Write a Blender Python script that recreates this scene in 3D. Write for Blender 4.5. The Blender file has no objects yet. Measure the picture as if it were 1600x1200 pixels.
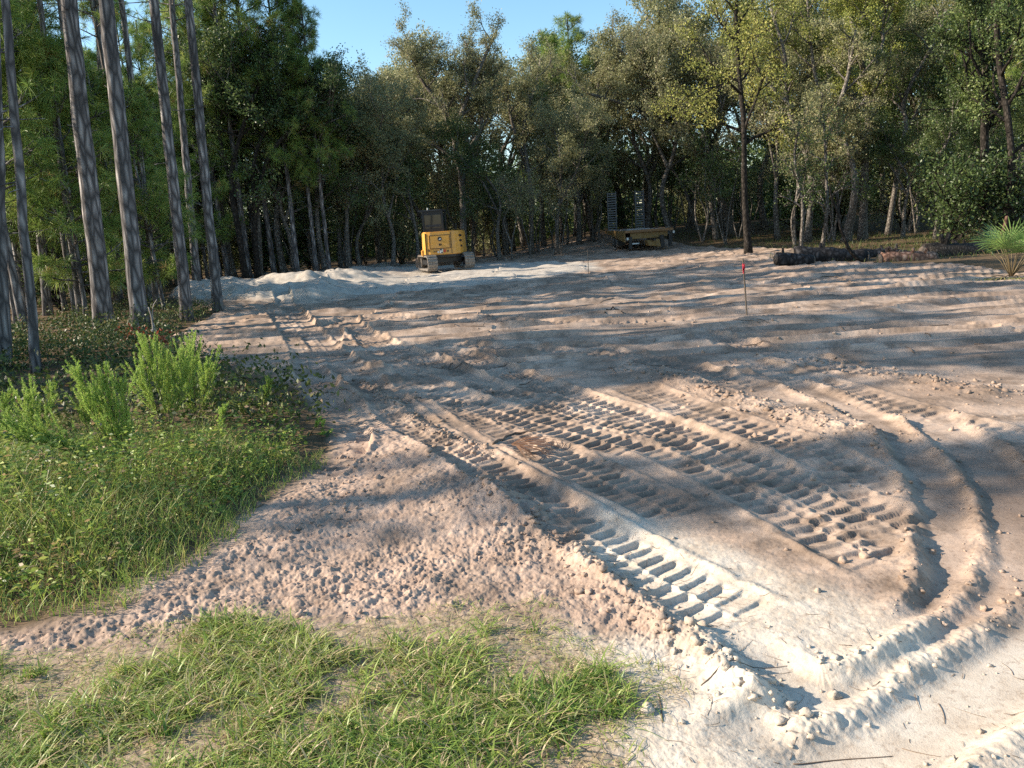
import bpy, bmesh, math, random
import numpy as np
from mathutils import Vector, Matrix

R = math.radians
SC = bpy.context.scene
COL = SC.collection

# ------------------------------------------------------------------ camera, light, exposure
CAM_H, FPX, PITCH, ROLL = 1.75, 1208.0, 11.5, -4.0
cd = bpy.data.cameras.new('camera'); cam = bpy.data.objects.new('camera', cd); COL.objects.link(cam)
cd.sensor_width = 36; cd.lens = 36 * FPX / 1600; cd.clip_start = 0.05; cd.clip_end = 2000
MR = Matrix.Rotation(R(90 - PITCH), 4, 'X') @ Matrix.Rotation(R(ROLL), 4, 'Z')
cam.matrix_world = Matrix.Translation((0, 0, CAM_H)) @ MR
SC.camera = cam

SUN_EL, SUN_AZ = 27.0, 178.0      # azimuth counted from +X, counter-clockwise: the sun stands straight to the left
SDIR = Vector((math.cos(R(SUN_AZ)) * math.cos(R(SUN_EL)), math.sin(R(SUN_AZ)) * math.cos(R(SUN_EL)), math.sin(R(SUN_EL))))
sl = bpy.data.lights.new('sun', 'SUN'); sl.energy = 5.0; sl.angle = R(0.5); sl.color = (1.0, 0.87, 0.70)
so = bpy.data.objects.new('sun', sl); COL.objects.link(so)
so.rotation_euler = SDIR.to_track_quat('Z', 'Y').to_euler()
W = bpy.data.worlds.new('World'); SC.world = W; W.use_nodes = True
nt = W.node_tree; bg = nt.nodes['Background']; sk = nt.nodes.new('ShaderNodeTexSky')
sk.sky_type = 'NISHITA'; sk.sun_disc = False; sk.sun_elevation = R(SUN_EL)
sk.sun_rotation = math.atan2(SDIR.x, SDIR.y)
sk.air_density = 1.0; sk.dust_density = 0.6; sk.ozone_density = 1.5
hs = nt.nodes.new('ShaderNodeHueSaturation'); hs.inputs['Saturation'].default_value = 1.15; hs.inputs['Hue'].default_value = 0.489; hs.inputs['Value'].default_value = 1.05
nt.links.new(sk.outputs[0], hs.inputs['Color']); nt.links.new(hs.outputs[0], bg.inputs[0]); bg.inputs[1].default_value = 0.12
SC.view_settings.view_transform = 'Standard'; SC.view_settings.look = 'None'
SC.view_settings.gamma = 1; SC.view_settings.exposure = 1.0
try: SC.view_settings.use_curve_mapping = False
except Exception: pass
SC.cycles.max_bounces = 6; SC.cycles.diffuse_bounces = 3; SC.cycles.transparent_max_bounces = 4
SC.cycles.use_denoising = False

# ------------------------------------------------------------------ geometry of the view: pixel of the 1600x1200 photo -> point
M3 = MR.to_3x3()
def ray(px, py):
    return M3 @ Vector(((px - 800) / FPX, (600 - py) / FPX, -1.0))
def P(px, py, z=0.0):                       # point on the level z
    r = ray(px, py); t = (z - CAM_H) / r.z
    return (r.x * t, r.y * t)
def At(px, py, D):                          # point at distance D straight ahead
    r = ray(px, py); t = D / r.y
    return Vector((r.x * t, D, CAM_H + r.z * t))

# ------------------------------------------------------------------ noise
_tab = np.random.default_rng(5).random((256, 256)).astype(np.float32)
def vn(x, y, seed=0):
    x = np.asarray(x, np.float32) + seed * 17.31; y = np.asarray(y, np.float32) + seed * 9.77
    xi = np.floor(x).astype(np.int32); yi = np.floor(y).astype(np.int32)
    fx = x - xi; fy = y - yi
    fx = fx * fx * (3 - 2 * fx); fy = fy * fy * (3 - 2 * fy)
    a = _tab[xi & 255, yi & 255]; b = _tab[(xi + 1) & 255, yi & 255]
    c = _tab[xi & 255, (yi + 1) & 255]; d = _tab[(xi + 1) & 255, (yi + 1) & 255]
    return (a + (b - a) * fx) * (1 - fy) + (c + (d - c) * fx) * fy
def fbm(x, y, f, octv=3, seed=0, gain=0.5):
    s = 0; a = 1; t = 0
    for k in range(octv):
        # rotate each octave so the lattice does not show
        ca, sa = math.cos(0.7 * k + seed), math.sin(0.7 * k + seed)
        s = s + a * vn((x * ca - y * sa) * f, (x * sa + y * ca) * f, seed + k); t += a
        a *= gain; f *= 2.03
    return s / t - 0.5
def sstep(a, b, x):
    t = np.clip((x - a) / (b - a), 0, 1); return t * t * (3 - 2 * t)
def poly_sd(x, y, poly):                     # signed distance, positive inside
    x = np.asarray(x, np.float32); y = np.asarray(y, np.float32)
    d = np.full(x.shape, 1e9, np.float32); ins = np.zeros(x.shape, bool); n = len(poly)
    for i in range(n):
        ax, ay = poly[i]; bx_, by_ = poly[(i + 1) % n]
        ex, ey = bx_ - ax, by_ - ay
        t = np.clip(((x - ax) * ex + (y - ay) * ey) / (ex * ex + ey * ey + 1e-9), 0, 1)
        d = np.minimum(d, (x - ax - t * ex) ** 2 + (y - ay - t * ey) ** 2)
        if ay != by_:
            c = ((ay > y) != (by_ > y)) & (x < (bx_ - ax) * (y - ay) / (by_ - ay) + ax)
            ins ^= c
    d = np.sqrt(d); return np.where(ins, d, -d)
def line_st(x, y, pts):                      # arc length and signed offset to a polyline
    best = np.full(x.shape, 1e9, np.float32); S = np.zeros(x.shape, np.float32); T = np.zeros(x.shape, np.float32); acc = 0
    for (ax, ay), (bx_, by_) in zip(pts[:-1], pts[1:]):
        ex, ey = bx_ - ax, by_ - ay; L = math.hypot(ex, ey)
        t = np.clip(((x - ax) * ex + (y - ay) * ey) / (L * L), 0, 1)
        d = (x - ax - t * ex) ** 2 + (y - ay - t * ey) ** 2
        m = d < best; best = np.where(m, d, best)
        S = np.where(m, acc + t * L, S)
        T = np.where(m, np.sqrt(d) * np.sign((x - ax) * -ey + (y - ay) * ex), T); acc += L
    return S, T, acc
def smooth_path(pts, n=6):                   # Catmull-Rom
    p = [np.array(q, float) for q in pts]; p = [2 * p[0] - p[1]] + p + [2 * p[-1] - p[-2]]; o = []
    for i in range(1, len(p) - 2):
        for k in range(n):
            t = k / n
            o.append(0.5 * (2 * p[i] + (p[i + 1] - p[i - 1]) * t + (2 * p[i - 1] - 5 * p[i] + 4 * p[i + 1] - p[i + 2]) * t * t
                     + (3 * p[i] - p[i - 1] - 3 * p[i + 1] + p[i + 2]) * t ** 3))
    o.append(p[-2]); return o

# ------------------------------------------------------------------ where the zones of the ground lie
def pp(*a): return [P(x, y) for x, y in a]
LAWN = pp((-260, 1050), (0, 1042), (130, 1022), (300, 1000), (400, 985), (480, 1002), (620, 978), (720, 962), (830, 962), (870, 1005), (950, 1045),
          (1000, 1072), (975, 1110), (925, 1150), (960, 1200), (985, 1330), (-420, 1330))
WEED = pp((330, 490), (270, 530), (330, 566), (470, 610), (525, 670), (490, 735), (405, 790), (345, 850), (235, 905), (175, 950), (0, 972), (-300, 990),
          (-900, 800), (-900, 600), (-500, 500), (0, 470))
FOREST_EDGE = [P(330, 490), P(385, 452), P(300, 462)]
# edge of the cleared ground seen from above (metres): everything beyond is forest floor
CLEAR = pp((345, 488), (270, 530), (330, 566), (470, 610), (525, 670), (490, 735), (405, 790), (345, 850), (235, 905), (175, 950), (0, 972), (-300, 990), (-300, 1400))
CLEAR = CLEAR + [(-3, -6), (30, -6), (30, 12), P(1680, 438), P(1500, 416), P(1340, 413), P(1200, 406), P(1255, 388, .1), P(1190, 379, .3), P(1040, 374, .4), P(930, 382, .1), P(800, 396), P(700, 405), P(560, 415), P(430, 430), P(300, 450), P(262, 470)]
MOUND = pp((252, 478), (345, 482), (480, 474), (600, 463), (740, 449), (850, 437), (930, 425), (930, 412), (760, 413), (600, 417), (450, 428), (330, 442), (262, 460))

RNG = np.random.default_rng(11)
def zbase(x, y):
    x = np.asarray(x, np.float32); y = np.asarray(y, np.float32)
    r = np.hypot(x, y)
    z = 0.9 * sstep(40, 52, y) * sstep(0, 8, x)
    m = sstep(-0.6, 1.6, poly_sd(x, y, MOUND))
    z = z + m * (0.34 + 0.75 * fbm(x, y, 0.5, 3, 3)) * (1 - 0.6 * sstep(30, 33, y)) * (.12 + .88 * sstep(-3.2, -6.5, x))
    z = z + 0.06 * fbm(x, y, 0.35, 2, 8) * sstep(3, 8, r)
    wd = poly_sd(x, y, WEED)
    z = z + 0.10 * sstep(-0.1, 1.2, wd)
    return z
# lugs of a machine's track, ruts of tyres and ridges: (path in photo pixels, width, pitch, depth, kind)
TRACKS = [
    ([(520, 520), (500, 610), (545, 690), (470, 760)], .42, .12, .045, 'lug'),
    ([(455, 480), (520, 560), (600, 620)], .42, .14, .05, 'lug'),
    ([(440, 470), (500, 535), (560, 590), (650, 665), (760, 735), (890, 815), (1035, 900), (1190, 985)], .46, .112, .053, 'lug'),
    ([(540, 500), (610, 560), (760, 650), (920, 735), (1090, 815)], .44, .112, .05, 'lug'),
    ([(560, 520), (700, 580), (830, 625), (960, 670), (1080, 715), (1200, 775), (1330, 850), (1430, 900)], .46, .125, .055, 'lug'),
    ([(680, 545), (840, 600), (960, 640), (1090, 690), (1230, 745), (1360, 800), (1465, 870)], .46, .125, .055, 'lug'),
    ([(980, 600), (1110, 650), (1260, 700), (1400, 790)], .46, .125, .04, 'lug'),
    ([(1150, 560), (1290, 600), (1420, 640), (1600, 690)], .46, .125, .04, 'lug'),
    ([(600, 600), (740, 628), (880, 668), (1010, 705)], .46, .125, .05, 'lug'),
    ([(900, 540), (1060, 572), (1200, 610)], .46, .13, .05, 'lug'),
    ([(1080, 520), (1250, 560), (1420, 590)], .46, .13, .045, 'lug'),
    ([(430, 490), (470, 540), (490, 600)], .42, .14, .055, 'lug'),
    ([(470, 520), (560, 500), (700, 500), (900, 505), (1100, 500)], .45, .16, .05, 'lug'),
    ([(500, 560), (640, 540), (800, 545), (1000, 560)], .45, .16, .05, 'lug'),
    ([(1230, 590), (1380, 660), (1455, 740), (1490, 830), (1500, 930), (1440, 1000)], .30, 0, .042, 'rut'),
    ([(1440, 640), (1540, 720), (1600, 800), (1622, 900), (1560, 1000), (1440, 1075), (1300, 1130), (1120, 1190)], .40, 0, .045, 'rut'),
    ([(1700, 930), (1620, 1010), (1500, 1090), (1380, 1170), (1250, 1260)], .34, 0, .05, 'rut'),
    ([(1140, 985), (1210, 1045), (1290, 1075), (1380, 1060)], .25, 0, .035, 'rut'),
    ([(870, 830), (950, 905), (1020, 965), (1110, 1020), (1180, 1080), (1260, 1112)], .10, 0, .052, 'ridge'),
    ([(760, 740), (790, 790), (880, 850)], .14, 0, .05, 'ridge'),
    ([(960, 572), (1060, 595), (1160, 628), (1290, 662), (1400, 690)], .22, 0, .06, 'ridge'),
    ([(1230, 560), (1330, 575), (1450, 600), (1600, 620)], .22, 0, .05, 'ridge'),
    ([(620, 640), (560, 625), (500, 600)], .2, 0, .07, 'ridge'),
    ([(560, 590), (640, 650), (740, 700), (780, 720)], .09, 0, .04, 'ridge'),
]
TRACKS = [([P(*q) for q in a], w, p, d, k) for a, w, p, d, k in TRACKS]
TRACKS = [([tuple(q) for q in smooth_path(a, 5)], w, p, d, k) for a, w, p, d, k in TRACKS]
PILE = pp((500, 690), (640, 715), (760, 775), (850, 840))
PILE = [tuple(q) for q in smooth_path(PILE, 6)]
ROUGH = pp((345, 850), (235, 905), (175, 950), (0, 975), (-300, 1000), (-300, 1040), (0, 1040), (300, 1000), (480, 990), (840, 955), (900, 1010), (1110, 1040),
           (1130, 1010), (1000, 920), (880, 820), (800, 760), (700, 715), (600, 650), (520, 690), (480, 745), (400, 795))
WHITE = pp((940, 790), (1060, 850), (1200, 900), (1330, 950), (1420, 985), (1500, 1010), (1700, 960), (1800, 1200), (1800, 1500), (930, 1500), (960, 1200), (900, 1010), (1110, 1030), (1040, 930), (940, 850))

def ground_fields(x, y):
    """height above zbase plus the colour weights of the kinds of soil"""
    r = np.hypot(x, y)
    clr = poly_sd(x, y, CLEAR) + 0.35 * fbm(x, y, 1.3, 3, 2)
    cl = sstep(-0.12, 0.12, clr)
    lawn = sstep(-.10, .10, poly_sd(x, y, LAWN) + .22 * fbm(x, y, 2.5, 3, 6))
    rough = sstep(-.05, .22, poly_sd(x, y, ROUGH) + .2 * fbm(x, y, 2.1, 2, 9))
    white = sstep(-.16, .14, poly_sd(x, y, WHITE) + .06 + .30 * fbm(x, y, 1.9, 4, 12))
    mound = sstep(-.3, .5, poly_sd(x, y, MOUND) + 1.2 * fbm(x, y, .7, 3, 15))
    fine = (0.030 * fbm(x, y, 4.5, 3, 20) + 0.020 * fbm(x, y, 17, 3, 21, .6))
    grain = 0.012 * fbm(x, y, 34, 3, 22, .75)
    wx = x + .10 * fbm(x, y, 3.1, 2, 25); wy = y + .10 * fbm(x, y, 3.3, 2, 26); amp = .25 + 1.5 * sstep(-.15, .25, fbm(x, y, 1.6, 2, 27))
    ux = wx * .75 + wy * .66; uy = wy * .75 - wx * .66
    crumb = .74 * amp * (0.030 * np.abs(fbm(ux * .5, uy, 5, 5, 23, .68)) + 0.024 * fbm(ux * .6, uy, 15, 4, 24, .7) + 0.022 * fbm(ux * .75, uy, 44, 3, 29, .7) + .03 * np.maximum(fbm(wx * .6 + wy * .5, wy, 5, 2, 28), 0))
    h = fine * (0.35 + 0.9 * rough + .25 * lawn) * (1 - .8 * sstep(9, 22, r)) + grain * (0.5 + rough) * (1 - sstep(7, 14, r)) + crumb * rough
    # the graded field: long low swells across it and the broken lines a dozer leaves
    far = sstep(6.5, 11, y) * cl
    warp = 0.6 * fbm(x, y, .30, 2, 30)
    sw = fbm(x * .42 + 40, y * 1.9 - x * .42 + warp * 2, 1.0, 3, 31)
    sw2 = fbm(x * 1.1, y * 4.0 - x * .9 + warp * 4, 1.0, 2, 33)
    h = h + far * (0.06 * sw + 0.05 * sw2 * (1 - .6 * sstep(14, 26, r))) * (1 + .5 * sstep(18, 30, y))
    h = h + far * .05 * np.maximum(fbm(x, y, 2.4, 3, 35), 0) * (1 - .5 * sstep(16, 28, r))
    near = (1 - sstep(6, 10, y)) * cl
    h = h + near * 0.05 * fbm(x, y, 1.2, 3, 36)
    rid = 1 - np.abs(fbm(x * .16 + 11, y * 1.25 - x * .33 + 1.2 * warp, 1.0, 2, 39)) * 5; h = h + far * .06 * np.maximum(rid, 0) ** 2 * sstep(-.1, .2, fbm(x, y, .6, 2, 38) + .05)
    ph = y / .50 + x * .07 + .9 * fbm(x, y, .16, 2, 45) + .9 * np.floor(x / 3.1 + .5 * fbm(x, y, .4, 2, 46)) * .37 + .30 * fbm(x, y, .9, 3, 47)
    p = ph % 1.0; st = np.minimum(p / .09, (1 - p) / .91)
    h = h + far * .062 * st * sstep(-.20, .04, fbm(x, y, .5, 3, 48) + .06) * (1 + .6 * sstep(14, 24, y))
    h = h + mound * (.34 * fbm(x, y, 1.2, 3, 37, .5) + .20 * np.maximum(fbm(x, y, .9, 2, 34), 0)) * (.3 + .7 * sstep(-3.4, -6, x)) * (1 - np.exp(-((x + 2.9) ** 2 + (y - 33) ** 2) / 3))
    S, T, L = line_st(x, y, PILE); h = h + .085 * np.exp(-(T / .42) ** 2) * sstep(-.1, .5, S) * sstep(-.1, .5, L - S) * (np.abs(T) < 1.5) * (1 + 1.2 * fbm(x, y, 1.8, 2, 49))
    for pts, w, pitch, dep, kind in TRACKS:
        a = np.array(pts); lo = a.min(0) - .6; hi = a.max(0) + .6
        m = (x > lo[0]) & (x < hi[0]) & (y > lo[1]) & (y < hi[1])
        if not m.any(): continue
        xx, yy = x[m], y[m]
        S, T, L = line_st(xx, yy, pts)
        T = T + .03 * fbm(xx, yy, 2.2, 2, 50) + .022 * fbm(xx, yy, 9, 2, 51)
        ends = sstep(0, .35, S) * sstep(0, .35, L - S)
        lo = .85 if pitch in (.125, .112) else .5; wear = ends * (lo + (1 - lo) * sstep(-.24, .06, fbm(xx, yy, 1.3, 3, 40 + int(pitch * 1000)))) * (.75 + .5 * vn(xx * 9, yy * 9, 4))
        aT = np.abs(T)
        hm = h[m]
        if kind == 'lug':
            band = sstep(w / 2 + .02, w / 2 - .02, aT) * wear
            ph = S / pitch + np.where(T > 0, .5, 0) + T * .8 + .3 * fbm(xx, yy, 3, 3, 52)
            p = ph % 1.0
            rnd = _tab[np.floor(ph).astype(int) & 255, (T > 0).astype(int) + 7]
            saw = np.where(p < .16, sstep(0, .16, p), 1 - ((p - .16) / .84) ** 1.3)
            groove = (.45 + .55 * sstep(.0, .03, aT)) * sstep(w / 2 - .02 * rnd, w / 2 - .06 - .02 * rnd, aT)
            prof = -dep * (0.12 + (.30 + .50 * rnd) * saw * groove) + .010 * fbm(xx, yy, 14, 3, 58, .65)
            hm = hm * (1 - .8 * band) + band * prof
            hm = hm + wear * dep * .5 * np.exp(-((aT - w / 2 - .035) / .03) ** 2) * (.6 + fbm(xx, yy, 12, 2, 55))
        elif kind == 'rut':
            band = sstep(w / 2 + .05, w / 2 - .06, aT) * ends
            hm = hm * (1 - .8 * band) - dep * band
            hm = hm + ends * dep * 1.0 * np.exp(-((aT - w / 2 - .05) / .055) ** 2) * (.7 + 2.0 * fbm(xx, yy, 4, 5, 56, .72)) * np.where(T > 0, .35, .8)
        else:
            hm = hm + ends * dep * np.exp(-(T / w) ** 2) * (.8 + 1.7 * fbm(xx, yy, 5, 5, 57, .75))
        h[m] = hm
    h = h * cl + (1 - cl) * (.05 * fbm(x, y, 1.5, 3, 60) + .02 * fbm(x, y, 9, 2, 61))
    return h, cl, lawn, rough, white, mound
def zg(x, y):
    a = np.array([x], np.float32); b = np.array([y], np.float32)
    return float(zbase(a, b)[0])
def zfull(x, y):
    x = np.asarray(x, np.float32); y = np.asarray(y, np.float32)
    return zbase(x, y) + ground_fields(x, y)[0]

# ------------------------------------------------------------------ mesh helpers
def mesh_np(name, V, F, smooth=False, col=None, mats=()):
    """V (n,3); F = list of (m,k) index arrays; col optional (n,4) point colours"""
    me = bpy.data.meshes.new(name)
    V = np.asarray(V, np.float32); me.vertices.add(len(V)); me.vertices.foreach_set('co', V.ravel())
    F = [np.asarray(f, np.int32) for f in F if len(f)]
    nl = sum(f.size for f in F); npoly = sum(len(f) for f in F)
    me.loops.add(nl); me.polygons.add(npoly)
    me.loops.foreach_set('vertex_index', np.concatenate([f.ravel() for f in F]))
    tot = np.concatenate([np.full(len(f), f.shape[1], np.int32) for f in F])
    me.polygons.foreach_set('loop_start', np.concatenate([[0], np.cumsum(tot)[:-1]]).astype(np.int32))
    if smooth: me.polygons.foreach_set('use_smooth', np.ones(npoly, bool))
    if col is not None:
        at = me.attributes.new('tint', 'FLOAT_COLOR', 'POINT'); at.data.foreach_set('color', np.asarray(col, np.float32).ravel())
    for m in mats: me.materials.append(m)
    me.update(calc_edges=True); return me
def link(name, me, parent=None):
    o = bpy.data.objects.new(name, me); COL.objects.link(o)
    if parent: o.parent = parent
    return o
def empty(name, loc, rz=0.0):
    o = bpy.data.objects.new(name, None); COL.objects.link(o); o.location = loc; o.rotation_euler = (0, 0, rz)
    o.empty_display_size = .2; return o
def tag(o, label, cat, group=None, kind=None):
    o['label'] = label; o['category'] = cat
    if group: o['group'] = group
    if kind: o['kind'] = kind
    return o
class Tubes:
    def __init__(s): s.V = []; s.Q = []; s.T = []; s.n = 0
    def add(s, pts, rad, sides=6, rough=0.0, rng=None):
        pts = np.asarray(pts, float); k = len(pts); rad = np.broadcast_to(rad, (k,))
        t = np.gradient(pts, axis=0); t /= np.linalg.norm(t, axis=1)[:, None] + 1e-9
        ref = np.array([1, .1, 0.05]) if abs(t[0, 2]) > .8 else np.array([0, 0, 1.0])
        u = np.cross(t, ref); u /= np.linalg.norm(u, axis=1)[:, None] + 1e-9
        v = np.cross(t, u)
        a = np.arange(sides) * 2 * math.pi / sides
        rr = rad[:, None] * np.ones(sides)
        if rough: rr = rr * (1 + rough * (rng.random((k, sides)) - .5))
        ring = pts[:, None, :] + rr[..., None] * (np.cos(a)[None, :, None] * u[:, None, :] + np.sin(a)[None, :, None] * v[:, None, :])
        s.V.append(ring.reshape(-1, 3)); i0 = s.n
        r_ = np.arange(k - 1)[:, None] * sides; c = np.arange(sides)[None, :]; c2 = (c + 1) % sides
        q = np.stack([r_ + c, r_ + c2, r_ + sides + c2, r_ + sides + c], -1).reshape(-1, 4) + i0
        s.Q.append(q); s.n += k * sides
        s.V.append(pts[-1:] + t[-1] * rad[-1] * .4); cc = np.arange(sides)
        s.T.append(np.stack([i0 + (k - 1) * sides + cc, i0 + (k - 1) * sides + (cc + 1) % sides, np.full(sides, s.n)], -1)); s.n += 1
        s.V.append(pts[:1] - t[0] * rad[0] * .15)
        s.T.append(np.stack([i0 + (cc + 1) % sides, i0 + cc, np.full(sides, s.n)], -1)); s.n += 1
    def mesh(s, name, mat, smooth=True):
        return mesh_np(name, np.concatenate(s.V), [np.concatenate(s.Q), np.concatenate(s.T)], smooth, None, [mat])
def unit(a): return a / (np.linalg.norm(a, axis=-1, keepdims=True) + 1e-9)
def leaves_np(C, N, size, aspect, rng, droop=.0):
    """n folded diamond leaves at C; N preferred directions of the leaf axis"""
    n = len(C); ax = unit(N); nr = unit(rng.normal(size=(n, 3)) + np.array([0, 0, .8])); sd = unit(np.cross(ax, nr)); nr = np.cross(sd, ax)
    L = (size * (.65 + .7 * rng.random(n)))[:, None]; w = L * aspect
    v0 = C - ax * L * .5; v2 = C + ax * L * .5 - np.array([0, 0, 1]) * L * droop
    v1 = C + sd * w * .5 + nr * w * .22; v3 = C - sd * w * .5 + nr * w * .22
    V = np.stack([v0, v1, v2, v3], 1).reshape(-1, 3); i = np.arange(n)[:, None] * 4
    return V, i + np.arange(4)[None, :]
def blades_np(B, h, w, lean, az, rng, bend=1.0, seg=3):
    """grass blades: B base points, h heights, w widths, lean amount, az direction"""
    n = len(B); d = np.stack([np.cos(az), np.sin(az), 0 * az], 1); s = np.stack([-np.sin(az), np.cos(az), 0 * az], 1)
    tw = rng.random(n) * 2 * math.pi; s = s * np.cos(tw)[:, None] + d * np.sin(tw)[:, None] * .6
    rows = []
    for k in range(seg + 1):
        t = k / seg
        c = B + d * (h * lean * t ** (1 + .8 * bend))[:, None]
        c[:, 2] += h * (t - .42 * lean * bend * t * t)
        ww = w * (1 - t ** 1.6) * .5 + w * .04
        rows += [c - s * ww[:, None], c + s * ww[:, None]]
    V = np.stack(rows, 1).reshape(-1, 3); m = 2 * (seg + 1); i = np.arange(n)[:, None] * m
    q = [np.stack([i[:, 0] + 2 * k, i[:, 0] + 2 * k + 1, i[:, 0] + 2 * k + 3, i[:, 0] + 2 * k + 2], 1) for k in range(seg)]
    return V, np.concatenate(q), m

# ------------------------------------------------------------------ materials
def mat(name):
    m = bpy.data.materials.new(name); m.use_nodes = True
    n = m.node_tree; return m, n, n.nodes['Principled BSDF'], n.nodes['Material Output']
def N(n, t, **kw):
    d = n.nodes.new(t)
    for k, v in kw.items(): setattr(d, k, v)
    return d
def noise(n, scale, detail=4, rough=.6, vec=None):
    d = N(n, 'ShaderNodeTexNoise'); d.inputs['Scale'].default_value = scale; d.inputs['Detail'].default_value = detail; d.inputs['Roughness'].default_value = rough
    if vec is not None: n.links.new(vec, d.inputs['Vector'])
    return d
def ramp(n, fac, *stops):
    d = N(n, 'ShaderNodeValToRGB'); e = d.color_ramp.elements
    while len(e) < len(stops): e.new(.5)
    for el, (p, c) in zip(e, stops): el.position = p; el.color = (*c, 1)
    n.links.new(fac, d.inputs[0]); return d
def mixc(n, a, b, fac, mode='MIX'):
    d = N(n, 'ShaderNodeMix', data_type='RGBA', blend_type=mode)
    for s, v in ((d.inputs[0], fac), (d.inputs[6], a), (d.inputs[7], b)):
        if hasattr(v, 'is_output'): n.links.new(v, s)
        else: s.default_value = v if not isinstance(v, tuple) else (*v, 1)
    return d.outputs[2]
def solid(name, c, rough=.5, metal=0., var=.25, scale=6., spec=.5, dust=None, dustamt=.5):
    m, n, b, o = mat(name); tc = N(n, 'ShaderNodeTexCoord')
    ns = noise(n, scale, 5, .65, tc.outputs['Object'])
    c2 = tuple(x * (1 - var) for x in c)
    rp = ramp(n, ns.outputs[0], (.3, c2), (.7, c)); out = rp.outputs[0]
    if dust:
        n2 = noise(n, scale * 2.3, 6, .7, tc.outputs['Object']); r2 = ramp(n, n2.outputs[0], (.45, (0, 0, 0)), (.7, (dustamt,) * 3))
        out = mixc(n, out, dust, r2.outputs[0])
    n.links.new(out, b.inputs['Base Color']); b.inputs['Roughness'].default_value = rough; b.inputs['Metallic'].default_value = metal
    b.inputs['Specular IOR Level'].default_value = spec
    return m
def leafmat(name, cols, trans=.3, rough=.55, spec=.3, objvar=.15):
    """cols: stops along the point attribute 'tint'.r ; tint.g varies the value a little"""
    m, n, b, o = mat(name); at = N(n, 'ShaderNodeAttribute', attribute_name='tint'); sp = N(n, 'ShaderNodeSeparateColor'); n.links.new(at.outputs['Color'], sp.inputs[0])
    rp = ramp(n, sp.outputs[0], *cols)
    oi = N(n, 'ShaderNodeObjectInfo'); hs = N(n, 'ShaderNodeHueSaturation')
    ma = N(n, 'ShaderNodeMath', operation='MULTIPLY_ADD'); n.links.new(oi.outputs['Random'], ma.inputs[0]); ma.inputs[1].default_value = objvar * 2; ma.inputs[2].default_value = 1 - objvar
    n.links.new(ma.outputs[0], hs.inputs['Value']); n.links.new(rp.outputs[0], hs.inputs['Color'])
    n.links.new(hs.outputs[0], b.inputs['Base Color']); b.inputs['Roughness'].default_value = rough; b.inputs['Specular IOR Level'].default_value = spec
    tr = N(n, 'ShaderNodeBsdfTranslucent'); n.links.new(hs.outputs[0], tr.inputs[0])
    mx = N(n, 'ShaderNodeMixShader'); mx.inputs[0].default_value = trans
    n.links.new(b.outputs[0], mx.inputs[1]); n.links.new(tr.outputs[0], mx.inputs[2]); n.links.new(mx.outputs[0], o.inputs[0])
    return m
def barkmat(name, dark, light, stretch=.22, scale=9., bump=.6):
    m, n, b, o = mat(name); tc = N(n, 'ShaderNodeTexCoord'); mp = N(n, 'ShaderNodeMapping'); n.links.new(tc.outputs['Object'], mp.inputs[0]); mp.inputs['Scale'].default_value = (1, 1, stretch)
    v = N(n, 'ShaderNodeTexVoronoi', feature='DISTANCE_TO_EDGE'); v.inputs['Scale'].default_value = scale; n.links.new(mp.outputs[0], v.inputs['Vector'])
    ns = noise(n, scale * 2.2, 5, .7, mp.outputs[0]); n3 = noise(n, 1.1, 3, .6, tc.outputs['Object'])
    mm = N(n, 'ShaderNodeMath', operation='MULTIPLY'); n.links.new(v.outputs['Distance'], mm.inputs[0]); n.links.new(ns.outputs[0], mm.inputs[1])
    rp = ramp(n, mm.outputs[0], (.005, tuple(c * .4 for c in dark)), (.09, dark), (.26, light))
    r3 = ramp(n, n3.outputs[0], (.35, (.62, .62, .62)), (.7, (1, 1, 1)))
    n.links.new(mixc(n, rp.outputs[0], r3.outputs[0], 1.0, 'MULTIPLY'), b.inputs['Base Color']); b.inputs['Roughness'].default_value = .9; b.inputs['Specular IOR Level'].default_value = .15
    bp = N(n, 'ShaderNodeBump'); bp.inputs['Strength'].default_value = bump; bp.inputs['Distance'].default_value = .03
    n.links.new(mm.outputs[0], bp.inputs['Height']); n.links.new(bp.outputs[0], b.inputs['Normal'])
    return m
M_PINEBARK = barkmat('pine_bark', (.23, .21, .205), (.60, .555, .53), .22, 9., 1.0)
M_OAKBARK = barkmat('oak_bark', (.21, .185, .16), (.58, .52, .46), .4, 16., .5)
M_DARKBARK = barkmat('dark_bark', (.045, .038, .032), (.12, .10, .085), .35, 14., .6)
M_RUST = barkmat('rusty_stump', (.10, .055, .04), (.24, .14, .10), .6, 7., .6)
M_LOG = barkmat('log_bark', (.05, .045, .045), (.15, .135, .13), .6, 7., .7)
M_REDLOG = barkmat('peeled_bark', (.34, .18, .12), (.62, .40, .29), .6, 7., .6)
M_OAKLEAF = leafmat('oak_leaf', [(0, (.10, .115, .055)), (.5, (.29, .295, .14)), (.85, (.43, .40, .22)), (1, (.42, .32, .20))], .38, .5, .4)
M_YELLOWLEAF = leafmat('yellow_oak_leaf', [(0, (.11, .15, .035)), (.5, (.34, .36, .085)), (1, (.55, .50, .16))], .35, .5, .3)
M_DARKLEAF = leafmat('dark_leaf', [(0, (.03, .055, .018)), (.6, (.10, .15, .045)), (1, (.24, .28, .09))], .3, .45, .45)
M_NEEDLE = leafmat('pine_needle', [(0, (.075, .13, .035)), (.55, (.23, .33, .075)), (.9, (.42, .46, .13)), (1, (.38, .23, .11))], .3, .5, .3)
M_GRASS = leafmat('grass_blade', [(0, (.11, .20, .035)), (.35, (.25, .35, .065)), (.62, (.40, .45, .12)), (.8, (.50, .43, .23)), (1, (.52, .38, .24))], .35, .45, .4, 0)
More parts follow.
